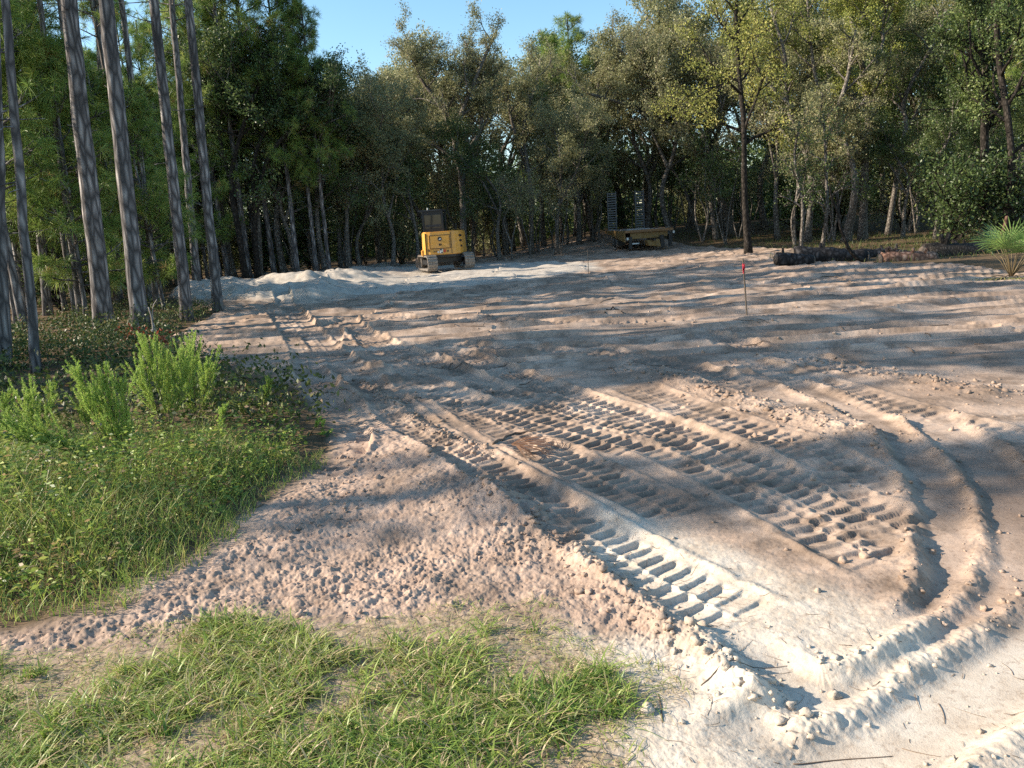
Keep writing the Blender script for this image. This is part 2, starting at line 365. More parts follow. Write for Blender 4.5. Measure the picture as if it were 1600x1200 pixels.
M_WEED = leafmat('weed_leaf', [(0, (.06, .12, .03)), (.35, (.20, .30, .06)), (.7, (.38, .45, .10)), (1, (.38, .27, .14))], .35, .5, .35, 0)
M_FENNEL = leafmat('fennel_leaf', [(0, (.18, .30, .06)), (.5, (.36, .52, .11)), (1, (.50, .54, .16))], .4, .5, .25, .08)
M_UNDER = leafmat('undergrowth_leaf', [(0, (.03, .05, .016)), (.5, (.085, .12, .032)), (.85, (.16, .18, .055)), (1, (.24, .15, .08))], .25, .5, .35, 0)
M_REDLEAF = leafmat('red_leaf', [(0, (.20, .03, .02)), (1, (.38, .09, .05))], .3, .5, .3)
M_PALM = leafmat('palmetto_frond', [(0, (.09, .17, .04)), (.6, (.22, .34, .09)), (1, (.40, .34, .13))], .3, .4, .5)
M_DEAD = leafmat('dead_frond', [(0, (.16, .075, .04)), (1, (.34, .19, .11))], .15, .7, .2)
M_STEM = solid('weed_stem', (.16, .12, .06), .8)
M_TWIG = solid('dry_twig', (.22, .155, .11), .9, var=.5)
M_GREYTWIG = solid('grey_deadwood', (.42, .37, .33), .9, var=.4)

def ground_mat():
    m, n, b, o = mat('soil'); L = n.links
    g = N(n, 'ShaderNodeNewGeometry'); pos = g.outputs['Position']
    at = N(n, 'ShaderNodeAttribute', attribute_name='tint'); sp = N(n, 'ShaderNodeSeparateColor'); L.new(at.outputs['Color'], sp.inputs[0])
    a2 = N(n, 'ShaderNodeAttribute', attribute_name='zone'); s2 = N(n, 'ShaderNodeSeparateColor'); L.new(a2.outputs['Color'], s2.inputs[0])
    nA = noise(n, .8, 6, .62, pos); nB = noise(n, 5., 6, .7, pos); nC = noise(n, 42., 4, .7, pos); nD = noise(n, 1.9, 5, .65, pos)
    tan = ramp(n, nA.outputs[0], (.34, (.27, .192, .143)), (.5, (.43, .318, .242)), (.66, (.54, .415, .325))).outputs[0]
    brown = ramp(n, nB.outputs[0], (.3, (.16, .115, .085)), (.7, (.29, .218, .168))).outputs[0]
    pb = ramp(n, nD.outputs[0], (.44, (0, 0, 0)), (.60, (.9, .9, .9))).outputs[0]
    base = mixc(n, tan, brown, pb)
    rough = ramp(n, nB.outputs[0], (.3, (.28, .195, .148)), (.55, (.44, .322, .25)), (.75, (.53, .405, .325))).outputs[0]
    rf = N(n, 'ShaderNodeMath', operation='MULTIPLY'); L.new(sp.outputs[1], rf.inputs[0]); L.new(ramp(n, nD.outputs[0], (.40, (1, 1, 1)), (.62, (.35, .35, .35))).outputs[0], rf.inputs[1])
    base = mixc(n, base, rough, rf.outputs[0])
    white = ramp(n, nB.outputs[0], (.3, (.44, .36, .28)), (.55, (.58, .505, .415)), (.8, (.65, .585, .50))).outputs[0]
    base = mixc(n, base, white, sp.outputs[2])
    mound = ramp(n, nB.outputs[0], (.3, (.36, .315, .265)), (.6, (.53, .475, .41))).outputs[0]
    base = mixc(n, base, mound, s2.outputs[0])
    litter = ramp(n, nB.outputs[0], (.3, (.055, .04, .025)), (.5, (.12, .085, .05)), (.62, (.19, .125, .075)), (.75, (.09, .095, .035))).outputs[0]
    base = mixc(n, litter, base, sp.outputs[0])
    thatch = ramp(n, nC.outputs[0], (.3, (.19, .14, .09)), (.6, (.40, .31, .22)), (.8, (.50, .42, .33))).outputs[0]
    base = mixc(n, base, thatch, s2.outputs[1])
    speck = ramp(n, nC.outputs[0], (.33, (.72, .68, .66)), (.46, (1, 1, 1)), (1, (1.06, 1.06, 1.06))).outputs[0]
    base = mixc(n, base, speck, 1.0, 'MULTIPLY')
    L.new(base, b.inputs['Base Color']); b.inputs['Roughness'].default_value = .95; b.inputs['Specular IOR Level'].default_value = .08
    nE = noise(n, 120., 3, .7, pos); bp = N(n, 'ShaderNodeBump'); bp.inputs['Strength'].default_value = .35; bp.inputs['Distance'].default_value = .006
    ad = N(n, 'ShaderNodeMath', operation='ADD'); L.new(nE.outputs[0], ad.inputs[0]); L.new(nC.outputs[0], ad.inputs[1]); L.new(ad.outputs[0], bp.inputs['Height']); L.new(bp.outputs[0], b.inputs['Normal'])
    return m

# ------------------------------------------------------------------ the ground: one sheet to the horizon, finest where one stands
def make_ground():
    fine = np.linspace(-43, 43, 1240)
    coarse = np.linspace(44, 316, 60)[1:-1]
    ang = np.radians(np.concatenate([fine, coarse]))            # measured clockwise from straight ahead
    v = np.concatenate([np.arange(CAM_H * FPX / 1.75, 423, -1.4), np.arange(423, CAM_H * FPX / 24, -.62)])
    d = CAM_H * FPX / v
    tail = [d[-1]]
    while tail[-1] < 50: tail.append(tail[-1] * 1.007)
    while tail[-1] < 900: tail.append(tail[-1] * 1.12)
    d = np.concatenate([[.25, .6, 1.0, 1.35, 1.6], d, tail[1:]])
    D, A = np.meshgrid(d, ang, indexing='ij'); x = (D * np.sin(A)).astype(np.float32).ravel(); y = (D * np.cos(A)).astype(np.float32).ravel()
    z = np.zeros_like(x); tint = np.zeros((len(x), 4), np.float32); zone = np.zeros((len(x), 4), np.float32)
    for c in np.array_split(np.arange(len(x)), 12):
        h, cl, lawn, rough, white, mound = ground_fields(x[c], y[c])
        z[c] = zbase(x[c], y[c]) + h
        tint[c] = np.stack([cl, rough, white, np.ones(len(c))], 1); zone[c] = np.stack([mound, lawn, 0 * lawn, np.ones(len(c))], 1)
    nr, na = D.shape; i = (np.arange(nr - 1)[:, None] * na); c0 = np.arange(na)[None, :]; c1 = (c0 + 1) % na
    q = np.stack([i + c0, i + c1, i + na + c1, i + na + c0], -1).reshape(-1, 4)[:, ::-1]
    V = np.stack([x, y, z], 1); ctr = len(V); V = np.concatenate([V, [[0, 0, float(z[:na].mean())]]]); tint = np.concatenate([tint, tint[:1]]); zone = np.concatenate([zone, zone[:1]])
    t = np.stack([c1[0], c0[0], np.full(na, ctr)], 1)
    me = mesh_np('ground', V, [q, t], True, tint, [ground_mat()])
    a = me.attributes.new('zone', 'FLOAT_COLOR', 'POINT'); a.data.foreach_set('color', zone.ravel())
    o = link('ground', me); o['kind'] = 'structure'
make_ground()

# ------------------------------------------------------------------ trees
def rot_about(d, ang, rng):
    p = rng.normal(size=3); p -= d * p.dot(d); p /= np.linalg.norm(p) + 1e-9
    return d * math.cos(ang) + p * math.sin(ang)
def curve(p, d, L, n, wob, up, rng):
    pts = [p]; st = L / n
    for _ in range(n):
        d = d + rng.normal(size=3) * wob + np.array([0, 0, up]); d = d / np.linalg.norm(d)
        p = p + d * st; pts.append(p)
    return np.array(pts), d
def resample(path, n):
    path = np.asarray(path, float); s = np.concatenate([[0], np.cumsum(np.linalg.norm(np.diff(path, axis=0), axis=1))])
    u = np.linspace(0, s[-1], n); return np.stack([np.interp(u, s, path[:, k]) for k in range(3)], 1)
def oak_meshes(name, stems, rng, n1=9, L1=2.4, t0=.35, levels=3, kids=(4, 4), per=92, leaf=.088, aspect=.52, bark=None, leafm=None, scatter=.115, zmin=None, sides=8, up=.05, tint=(.5, .22), wob=.16):
    """stems: list of (path, r0, r1). Returns trunk mesh (stems and limbs) and crown mesh (leaves)."""
    T = Tubes(); tw = []
    def rec(p, d, L, r, lv):
        pts, dd = curve(p, d, L, 5, wob, up * (1.2 if lv == 1 else .6), rng)
        T.add(pts, np.linspace(r, r * .42, 6), 5 if lv == 1 else (4 if lv == 2 else 3))
        if lv < levels:
            k = kids[lv - 1]
            for j in range(k):
                t = .3 + .7 * (j + rng.random()) / k; q = pts[min(5, int(t * 5))]
                rec(q, rot_about(unit(pts[min(5, int(t * 5) + 1)] - pts[max(0, int(t * 5) - 1)]), .5 + .55 * rng.random(), rng), L * (.42 + .25 * rng.random()), r * .5, lv + 1)
        if lv >= levels - 1: tw.append((pts, L))
    for path, r0, r1 in stems:
        p = smooth_path(path, 4); p = resample(p, max(8, int(len(path) * 4)))
        T.add(p, np.linspace(r0, r1, len(p)) * (1 + .5 * np.exp(-np.linspace(0, 1, len(p)) * 22)), sides, .16, rng)
        k = len(p)
        for j in range(n1):
            t = t0 + (1 - t0) * (j + rng.random()) / n1; i = min(k - 2, int(t * (k - 1)))
            ax = unit(p[i + 1] - p[i]); a = 2.4 * j + rng.random() * 1.2
            out = np.array([math.cos(a), math.sin(a), .15 + .6 * rng.random()]); out = unit(out + ax * .5)
            rec(p[i], out, L1 * (1.15 - .55 * t) * (.7 + .6 * rng.random()), max((r0 + (r1 - r0) * t) * .62, .022), 1)
        tw.append((p[-4:], 1.0))
    C = []; D = []
    for pts, L in tw:
        n = max(4, int(per * (.5 + rng.random()) * min(1.6, L)))
        u = (rng.random(n) ** .7) * (len(pts) - 1.001); i = u.astype(int); f = (u - i)[:, None]
        c = pts[i] * (1 - f) + pts[i + 1] * f + rng.normal(size=(n, 3)) * scatter
        C.append(c); D.append(unit(pts[i + 1] - pts[i]) * .7 + rng.normal(size=(n, 3)) * .8 + np.array([0, 0, -.15]))
    C = np.concatenate(C); D = np.concatenate(D)
    if zmin is not None: m = C[:, 2] > zmin; C, D = C[m], D[m]
    V, q = leaves_np(C, D, leaf, aspect, rng)
    cl = tint[0] + tint[1] * rng.normal(size=len(C)) * .8 + .35 * (vn(C[:, 0] * .8 + 9, C[:, 2] * .9 + C[:, 1] * .5) - .5)
    cl = np.clip(np.repeat(cl, 4), 0, 1); col = np.stack([cl, cl, cl, cl * 0 + 1], 1)
    return T.mesh(name + '_trunk', bark), mesh_np(name + '_crown', V, [q], False, col, [leafm])
def needle_tufts(C, D, rng, n=34, L=.24, w=.009):
    m = len(C); C = np.repeat(C, n, 0); D = np.repeat(D, n, 0)
    d = unit(unit(D) * .55 + unit(rng.normal(size=C.shape)) * .95 + np.array([0, 0, -.05])); l = (L * (.7 + .5 * rng.random(len(C))))[:, None]
    s = unit(np.cross(d, rng.normal(size=d.shape))) * w * .5
    mid = C + d * l * .55; tip = C + d * l - np.array([0, 0, 1]) * l * .18
    V = np.stack([C - s * .6, C + s * .6, mid + s, tip, mid - s], 1).reshape(-1, 3); i = np.arange(len(C))[:, None] * 5
    return V, np.concatenate([i + np.array([[0, 1, 2, 4]])]), np.concatenate([i + np.array([[4, 2, 3]])])
def pine_meshes(name, path, r0, r1, rng, zc, Rb=2.0, whorl=.55, nb=4, per=4, stubs=6, L=.24, n=30, dead=.02, w=.009, bark=None):
    """straight bole along path with boughs of needle tufts above height zc"""
    T = Tubes(); p = resample(path, 26); k = len(p)
    p[1:-1] += rng.normal(size=(k - 2, 3)) * np.array([.006, .006, 0])
    T.add(p, np.linspace(r0, r1, k) * (1 + .22 * np.exp(-np.linspace(0, 1, k) * 45)), 12, .10, rng)
    H = p[-1, 2]; C = []; D = []
    def at(z):
        return np.array([np.interp(z, p[:, 2], p[:, 0]), np.interp(z, p[:, 2], p[:, 1]), z])
    z = zc
    while z < H - .1:
        f = (z - zc) / (H - zc)
        for j in range(nb + (rng.random() < .4)):
            a = rng.random() * 6.283; L_ = Rb * (1 - f ** 1.4) * (.55 + .6 * rng.random()) * min(1, .45 + 2.2 * f) + .45
            d0 = np.array([math.cos(a), math.sin(a), .12 + .5 * f])
            b, _ = curve(at(z + rng.normal() * .12), unit(d0), L_, 6, .09, .07, rng)
            T.add(b, np.linspace(.012 + .013 * L_, .008, 7), 4)
            for q in range(int(per + L_ * 2.2)):
                t = .32 + .68 * rng.random(); i = min(5, int(t * 6))
                s, sd = curve(b[i], rot_about(unit(b[i + 1] - b[i]), .7 + .4 * rng.random(), rng), .18 + .4 * rng.random() * L_ * .5, 3, .12, .14, rng)
                T.add(s, np.linspace(.011, .006, 4), 3)
                C.append(s[-1]); D.append(sd)
                if len(s) > 2 and rng.random() < .6: C.append(s[-2]); D.append(sd)
            C.append(b[-1]); D.append(b[-1] - b[-2])
        z += whorl * (.7 + .6 * rng.random())
    C.append(p[-1]); D.append(np.array([0, 0, 1.]))
    for j in range(stubs):
        zz = max(1.5, zc * (.35 + .6 * rng.random())); a = rng.random() * 6.283
        b, _ = curve(at(zz), unit(np.array([math.cos(a), math.sin(a), .1])), .25 + .9 * rng.random() ** 2, 4, .14, -.02, rng)
        T.add(b, np.linspace(.014, .005, 5), 4)
    C = np.array(C); D = np.array(D)
    V, q, t = needle_tufts(C, D, rng, n, L, w)
    cl = .5 + .2 * rng.normal(size=len(C)); cl = np.where(rng.random(len(C)) < dead, 1.0, np.clip(cl, 0, .9)); cl = np.repeat(cl, n * 5)
    cl = np.clip(cl + .08 * rng.normal(size=len(cl)), 0, 1)
    return T.mesh(name + '_trunk', bark or M_PINEBARK), mesh_np(name + '_crown', V, [q, t], False, np.stack([cl, cl, cl, cl * 0 + 1], 1), [M_NEEDLE])
def tree(name, loc, trunk, crown, label, cat, group=None, rz=0, sc=1.0):
    r = empty(name, loc, rz); r.scale = (sc,) * 3
    tag(r, label, cat, group); link('trunk', trunk, r); link('crown', crown, r); return r
def rel(pts, base):
    return [np.array(p, float) - np.array(base, float) for p in pts]

# --- the tall pines at the left whose boles the photo shows: base pixel, distance, pixel x at the top edge, bole width in pixels, height, label
rp = np.random.default_rng(21)
PINES = [
    ((8, 585), 9.9, -12, 19, 13, 'thick dark pine cut by the left edge of the photo, nearest the weeds'),
    ((58, 590), 9.8, 8, 14, 11, 'slim pale grey pine rising straight out of the weeds, second from the left edge'),
    ((128, 505), 16, 62, 10, 14, 'slender dark pine close behind the left side of the thickest grey pine'),
    ((165, 522), 14.3, 107, 27, 16, 'thickest grey pine, broad plated bark with a sunlit left edge'),
    ((150, 482), 17.5, 93, 10, 14, 'thin brown pine half hidden by the thickest grey pine'),
    ((222, 527), 14.1, 165, 24, 16, 'thick grey pine right of the thickest one, forked dead stick at its foot'),
    ((246, 478), 20, 190, 11, 14, 'narrow dark pine just right of the pine with the dead stick at its foot'),
    ((235, 470), 21.5, 143, 10, 13, 'narrow dark pine leaning behind the pine with the dead stick at its foot'),
    ((293, 502), 16.4, 240, 17, 15, 'straight pine with a reddish foot, second from the white sand mound'),
    ((341, 488), 17.4, 294, 15, 15, 'straight pine nearest the white sand mound, last of the front row'),
    ((76, 497), 19.5, 28, 13, 13, 'dark pine between the slim pale pine and the thickest grey pine'),
    ((30, 490), 17, -8, 15, 13, 'dark pine behind the slim pale pine at the left edge'),
    ((184, 470), 22, 150, 13, 14, 'dark pine showing between the two thickest grey pines'),
    ((310, 455), 25, 268, 12, 14, 'dark distant pine seen between the last two front pines'),
]
for (bx_, by_), D, tx, w, H, lab in PINES:
    D = P(bx_, by_)[1] if D < 19 and D != 17.5 else D * 1.2
    b = At(bx_, by_, D); b.z = zg(b.x, b.y) - .05; t = At(tx, 0, D)
    dirv = (t - b); top = b + dirv * (H / dirv.z)
    r = w / FPX * D / 2
    tm, cm = pine_meshes('pine', rel([b, top], b), r * 1.05, r * .5, rp, H * .66, 1.3, .7, 3, 3, 9)
    tree('pine_tree', b, tm, cm, lab, 'pine tree', 'tall pines in front of the left woods')

# --- pines and young pines standing deeper in the left woods (copies of six kinds)
PV = []
for k in range(6):
    H = [13, 12, 10, 14, 8, 6.5][k]
    PV.append((H,) + pine_meshes('pine_variant', [np.zeros(3), np.array([rp.normal() * .25, rp.normal() * .25, H])], [.11, .10, .085, .12, .075, .06][k], .03, rp, [4.6, 4.2, 3.0, 5.5, 1.8, 1.0][k], [2.0, 1.8, 1.7, 2.1, 1.6, 1.4][k], .5, 4, 4, 10, .28, 32, .02, .012))
def pine_copy(k, x, y, sc, lab, group, rz):
    H, tm, cm = PV[k]; return tree('pine_tree', (x, y, zg(x, y) - .05), tm, cm, lab, 'pine tree', group, rz, sc)
DEEP = [(40, 24, 0), (100, 25, 4), (135, 27, 1), (62, 30, 3), (200, 29, 2), (270, 31, 1), (-40, 22, 0), (-90, 26, 1), (15, 33, 3), (160, 35, 0), (230, 36, 4), (300, 35, 5), (330, 39, 2),
        (110, 42, 3), (190, 45, 1), (60, 40, 2), (0, 45, 0), (250, 47, 3), (-120, 34, 4), (130, 20.5, 5), (20, 21, 4), (210, 24.5, 5), (285, 27, 4), (350, 44, 3), (90, 52, 0), (300, 55, 1), (170, 58, 3), (385, 52, 0), (30, 19, 2), (115, 22, 2), (180, 27, 2), (255, 23.5, 5), (75, 26, 0), (145, 31, 2), (10, 27, 2), (320, 31, 4), (220, 33, 1), (-50, 29, 2), (280, 40, 2), (45, 37, 2), (120, 48, 1), (350, 36, 4)]
for i, (px, D, k) in enumerate(DEEP):
    p = At(px, 470, D)
    if 25.5 < D < 35.6: p = At(px, 470, D + 9.6)
    pine_copy(k, p.x, p.y, .9 + .25 * rp.random(), 'shaded pine in the depth of the left woods, green needles low on its stem' if k < 4 else 'young bushy pine between the trunks of the left woods', 'pines deep in the left woods' if k < 4 else 'young pines in the left woods', rp.random() * 6.28)
# the pines left of the frame: their shadows lie across the sand
SLIM = [pine_meshes('slim_pine', [np.zeros(3), np.array([.2, -.1, h_])], .125, .05, rp, zc_, .7, .75, 3, 3, 10, .24, 24) for h_, zc_ in ((13.0, 7.0), (15.0, 11.0), (15.5, 12.0))]
SLIM.append(pine_meshes('dense_pine', [np.zeros(3), np.array([.1, .1, 13.5])], .13, .05, rp, 5.0, .72, .5, 5, 5, 8, .25, 30))
SLIM.append(pine_meshes('low_pine', [np.zeros(3), np.array([.1, .1, 9.5])], .11, .04, rp, 1.8, 1.15, .45, 5, 4, 4, .25, 30))
SLIM.append(pine_meshes('high_pine', [np.zeros(3), np.array([.1, .1, 13.5])], .13, .05, rp, 7.4, .75, .5, 5, 5, 8, .25, 30))
SHADE = [(-15.5, 5.5, 5, 1.0), (-10.2, 9.9, 4, .85), (-10.6, 11.3, 4, .85)]
for i, y in enumerate((8.8, 10.4, 12.4, 15.2, 18.0)):
    SHADE.append((-12.5 - 3.1 * ((i * 3) % 4) - .25 * max(0, y - 14), y, 3, .9 + .2 * rp.random()))
for i in range(16):
    if 12.5 < 8.9 + 1.15 * i < 21 and i % 2: continue
    SHADE.append((-9.8 - 1.1 * ((i * 7) % 17), 8.9 + 1.15 * i + .4 * rp.random(), 1 + i % 2, .95 + .15 * rp.random()))
for i, (x, y, k, sc) in enumerate(SHADE):
    if x > -.72 * y - 1.2: continue
    tm, cm = SLIM[k]
    tree('pine_tree', (x, y, zg(x, y) - .05), tm, cm, 'slim pine beyond the left edge of the photo, throwing shade on the sand', 'pine tree', 'pines beyond the left edge', rp.random() * 6.28, sc)
# pines showing their tops above the oaks
for px, D, k, ytop, lab in [(462, 36.5, 0, -90, 'tall dense dark pine standing clear against the sky at the left of the sky gap'),
                            (512, 37, 1, 5, 'bushy pine with needle sprays reaching into the sky gap'),
                            (425, 38, 3, -150, 'dark tall pine behind the dense pine left of the sky gap'),
                            (385, 36.5, 3, -180, 'tall pine with a high crown beside the last front pine'),
                            (352, 37, 0, -160, 'tall pine just behind the last front pine, crown above the photo'),
                            (492, 37, 0, -20, 'dark pine between the dense pine and the bushy one at the sky gap'),
                            (400, 40, 1, -60, 'pine with pale needles far behind the dark tall pine'),
                            (545, 44, 2, 95, 'lower green pine at the foot of the sky gap'),
                            (905, 50, 2, 22, 'bright green young pine poking above the oaks against the sky'),
                            (880, 54, 4, 60, 'small pine beside the bright green pine top above the oaks'),
                            (1535, 33, 3, -200, 'tall dark pine by the right edge, trunk rising behind the palmetto'),
                            (1600, 36, 0, -200, 'tall dark pine cut by the right edge of the photo'),
                            (1270, 46, 1, -10, 'pine with blue green needles behind the pale forked oaks')]:
    H, tm, cm = PV[k]; p = At(px, 400, D); z0 = zg(p.x, p.y) - .05; zt = At(px, ytop, D).z
    tree('pine_tree', (p.x, p.y, z0), tm, cm, lab, 'pine tree', 'pines rising above the oaks', rp.random() * 6.28, (zt - z0) / H)

# --- oaks whose stems the photo shows, built one by one: stems in photo pixels at one distance
ro = np.random.default_rng(33)
def px_oak(D, stems, label, group='oaks along the far edge of the clearing', spread=(0, 0), **kw):
    base = At(*stems[0][0][0], D); base.z = zg(base.x, base.y) - .08
    st = []
    for pts, w0, w1 in stems:
        P3 = []
        for i, q in enumerate(pts):
            v = At(q[0], q[1], D); v.y += (ro.normal() * .35 if i else 0) + (spread[0] * i)
            P3.append(v)
        if st == [] or pts[0][1] > 330: P3[0].z = zg(P3[0].x, P3[0].y) - .08
        st.append((rel(P3, base), w0 / FPX * D / 2, w1 / FPX * D / 2))
    kw.setdefault('bark', M_OAKBARK); kw.setdefault('leafm', M_OAKLEAF)
    tm, cm = oak_meshes('oak', st, ro, **kw)
    return tree('oak_tree', base, tm, cm, label, 'oak tree', group)
px_oak(31, [([(1170, 398), (1165, 300), (1160, 200), (1158, 120), (1150, 20), (1155, -60)], 11, 4)], 'straight black stemmed oak standing alone at the right side of the clearing, yellow green top', n1=15, L1=2.6, t0=.36, per=50, leafm=M_YELLOWLEAF, bark=M_DARKBARK, tint=(.6, .25))
px_oak(46, [([(1142, 366), (1128, 310), (1098, 245), (1045, 192), (985, 165), (915, 148)], 13, 4), ([(1045, 192), (1000, 120), (960, 70)], 7, 2.5), ([(1098, 245), (1120, 150), (1100, 80)], 7, 3)], 'big oak bowing far to the left with a grey arching stem, right of the trailer', n1=10, L1=3.0, t0=.3, per=62)
px_oak(47, [([(1092, 366), (1068, 295), (1040, 252), (1003, 205), (985, 190)], 5, 3)], 'thin bare stemmed oak leaning left just right of the trailer ramps', n1=7, L1=1.6, t0=.55)
px_oak(36, [([(1322, 372), (1325, 290), (1318, 230), (1306, 185), (1322, 130), (1332, 50)], 13, 4), ([(1326, 270), (1310, 285), (1303, 240)], 6, 3)], 'crooked grey oak forking low, left of the pale barked one', n1=10, L1=2.2, t0=.45)
px_oak(37, [([(1348, 368), (1347, 250), (1353, 185), (1352, 140), (1340, 92), (1335, 20)], 13, 6), ([(1353, 150), (1378, 70), (1384, 40), (1395, -30)], 7, 3), ([(1340, 95), (1355, 40), (1360, -20)], 6, 3)], 'pale barked oak with a tall sunlit trunk splitting into limbs', n1=9, L1=2.2, t0=.5, leafm=M_YELLOWLEAF, tint=(.45, .25))
px_oak(38.5, [([(1262, 368), (1262, 270), (1240, 170), (1222, 90), (1205, 10)], 10, 4), ([(1262, 260), (1285, 180), (1272, 90), (1258, 0)], 8, 3), ([(1240, 170), (1190, 110), (1180, 60)], 6, 3)], 'twisted pale limbed oak with high forks behind the black stemmed oak', n1=8, L1=2.0, t0=.5, per=50, leafm=M_YELLOWLEAF, tint=(.5, .25))
px_oak(39, [([(1388, 300), (1400, 240), (1415, 190), (1412, 165), (1425, 120), (1460, 60), (1478, 15)], 8, 5)], 'pale leaning oak limbed towards the right, right of the double stemmed oak', n1=9, L1=2.4, t0=.3)
px_oak(31, [([(1251, 392), (1252, 320), (1248, 250), (1250, 190)], 6.5, 3)], 'small leafy oak with a pale lower stem, left of the pair behind the logs', n1=11, L1=1.2, t0=.25, per=26, leafm=M_DARKLEAF, tint=(.6, .25))
px_oak(31.5, [([(1284, 392), (1283, 330), (1286, 250), (1280, 180)], 6.5, 3)], 'small leafy oak with a dark lower stem, right of the pair behind the logs', n1=11, L1=1.2, t0=.25, per=26, leafm=M_DARKLEAF, tint=(.6, .25))
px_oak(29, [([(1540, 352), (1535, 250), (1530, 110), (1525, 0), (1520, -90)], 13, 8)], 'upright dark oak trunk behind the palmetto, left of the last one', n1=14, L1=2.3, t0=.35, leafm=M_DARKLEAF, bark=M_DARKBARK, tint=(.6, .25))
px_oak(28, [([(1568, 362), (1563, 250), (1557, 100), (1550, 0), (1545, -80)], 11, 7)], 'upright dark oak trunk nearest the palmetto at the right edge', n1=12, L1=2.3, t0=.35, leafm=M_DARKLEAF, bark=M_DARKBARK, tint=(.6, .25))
px_oak(42, [([(722, 392), (722, 290), (710, 215), (735, 145), (755, 100), (772, 50)], 12, 3), ([(720, 250), (750, 200), (752, 140), (765, 90)], 8, 3), ([(715, 230), (690, 170), (650, 110), (648, 70)], 7, 3)], 'tall grey spreading oak rising above the rest behind the excavator', n1=13, L1=2.3, t0=.36, per=84)
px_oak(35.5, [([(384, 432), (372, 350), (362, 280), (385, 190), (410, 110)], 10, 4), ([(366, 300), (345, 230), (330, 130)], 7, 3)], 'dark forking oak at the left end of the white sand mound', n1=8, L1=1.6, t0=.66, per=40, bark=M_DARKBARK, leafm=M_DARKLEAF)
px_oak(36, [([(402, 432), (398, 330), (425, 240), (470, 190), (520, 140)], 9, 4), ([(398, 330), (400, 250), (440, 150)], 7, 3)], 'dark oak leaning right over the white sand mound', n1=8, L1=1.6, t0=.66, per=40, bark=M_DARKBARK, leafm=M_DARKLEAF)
px_oak(45, [([(830, 390), (828, 290), (818, 200), (838, 130), (845, 90)], 8, 3), ([(826, 270), (800, 190), (790, 120)], 6, 3)], 'grey oak with a narrow peak of foliage behind the space between excavator and trailer', n1=10, L1=2.1, t0=.4)
px_oak(47, [([(905, 386), (900, 300), (870, 240), (850, 190)], 8, 3), ([(902, 310), (920, 230), (930, 170), (935, 130)], 7, 3)], 'low forked oak spreading left of the trailer', n1=11, L1=2.4, t0=.35)
px_oak(46, [([(590, 395), (588, 300), (600, 220), (580, 160), (588, 130)], 8, 3), ([(592, 260), (560, 200), (555, 160)], 6, 3)], 'slim oak below the sky gap left of the excavator', n1=11, L1=2.0, t0=.4)
px_oak(40, [([(530, 405), (527, 300), (522, 200), (520, 130)], 7, 3)], 'slender straight oak left of the excavator with a mottled stem', n1=11, L1=1.8, t0=.4, leafm=M_DARKLEAF)
px_oak(49, [([(1010, 372), (1015, 290), (990, 220), (985, 140), (1000, 80)], 8, 3), ([(1012, 280), (1050, 200), (1062, 110)], 7, 3)], 'oak with a rounded pale green crown behind the trailer', n1=12, L1=2.4, t0=.35, per=56)

# --- the ranks behind: copies of five kinds of oak, each scaled to the height it shows
OV = []
for k in range(5):
    H = 10.0; bend = ro.normal(size=(5, 2)) * .5
    p = [np.array([bend[i, 0] * i * .4, bend[i, 1] * i * .4, 0.8 * H * i / 4]) for i in range(5)]
    q = [p[1] * .5 + p[2] * .5, p[2] + np.array([1.1 * (-1) ** k, .6, 1.2]), p[3] + np.array([1.9 * (-1) ** k, .9, 1.6])]
    lm = [M_OAKLEAF, M_OAKLEAF, M_DARKLEAF, M_OAKLEAF, M_YELLOWLEAF][k]
    OV.append((H, lm) + oak_meshes('oak_variant', [(p, .13, .03), (q, .075, .02)], ro, 9, 2.4, .40, 3, (4, 5), 60, .098, .52, M_OAKBARK, lm, .12))
BACK = [(440, 38, 40, 2), (505, 38.5, 90, 2), (400, 38, 60, 0), (540, 39, 110, 0), (360, 39, 40, 2), (455, 37.5, 150, 2), (490, 41, 170, 0), (560, 40, 175, 1), (610, 39, 160, 3), (625, 50, 110, 0), (660, 45, 90, 1), (690, 52, 60, 3), (745, 50, 55, 0), (790, 47, 60, 1), (800, 55, 40, 2), (850, 52, 85, 3),
        (780, 41, 170, 2), (650, 40, 190, 2), (870, 42, 150, 0), (930, 50, 45, 3), (975, 53, 25, 1), (925, 48, 200, 2), (1015, 52, 15, 0), (1050, 46, 20, 3), (1080, 52, -20, 1), (1125, 50, -30, 4), (1120, 44, 40, 0), (1195, 47, -40, 1), (1215, 42, 60, 3),
        (1300, 47, -60, 0), (1340, 52, -60, 2), (1390, 46, -40, 4), (1430, 42, 10, 2), (1450, 50, -80, 1), (1490, 40, 20, 2), (1500, 46, -60, 3), (1560, 42, -40, 2), (1600, 40, -60, 0), (1640, 34, -60, 2), (1690, 38, -80, 1),
        (1460, 33, 120, 2), (1410, 36, 150, 2), (1500, 31, 160, 2), (1590, 31, 80, 2), (1215, 50, 120, 2), (1160, 56, 30, 2), (1260, 56, 0, 1), (1380, 58, -20, 0), (1010, 60, 60, 2), (900, 60, 110, 2), (820, 63, 90, 1), (710, 62, 90, 2), (600, 60, 130, 2), (540, 55, 150, 0), (480, 55, 120, 2), (430, 48, 120, 1), (380, 40, 160, 2), (340, 40, 200, 2), (250, 38, 220, 2), (150, 40, 200, 2), (60, 46, 190, 2), (420, 60, 110, 3), (-30, 40, 200, 2), (300, 62, 150, 0), (200, 66, 160, 1)]
KIND = ['olive leaved scrub oak', 'grey green scrub oak', 'dark leaved oak', 'greyish crooked oak', 'yellowing oak']
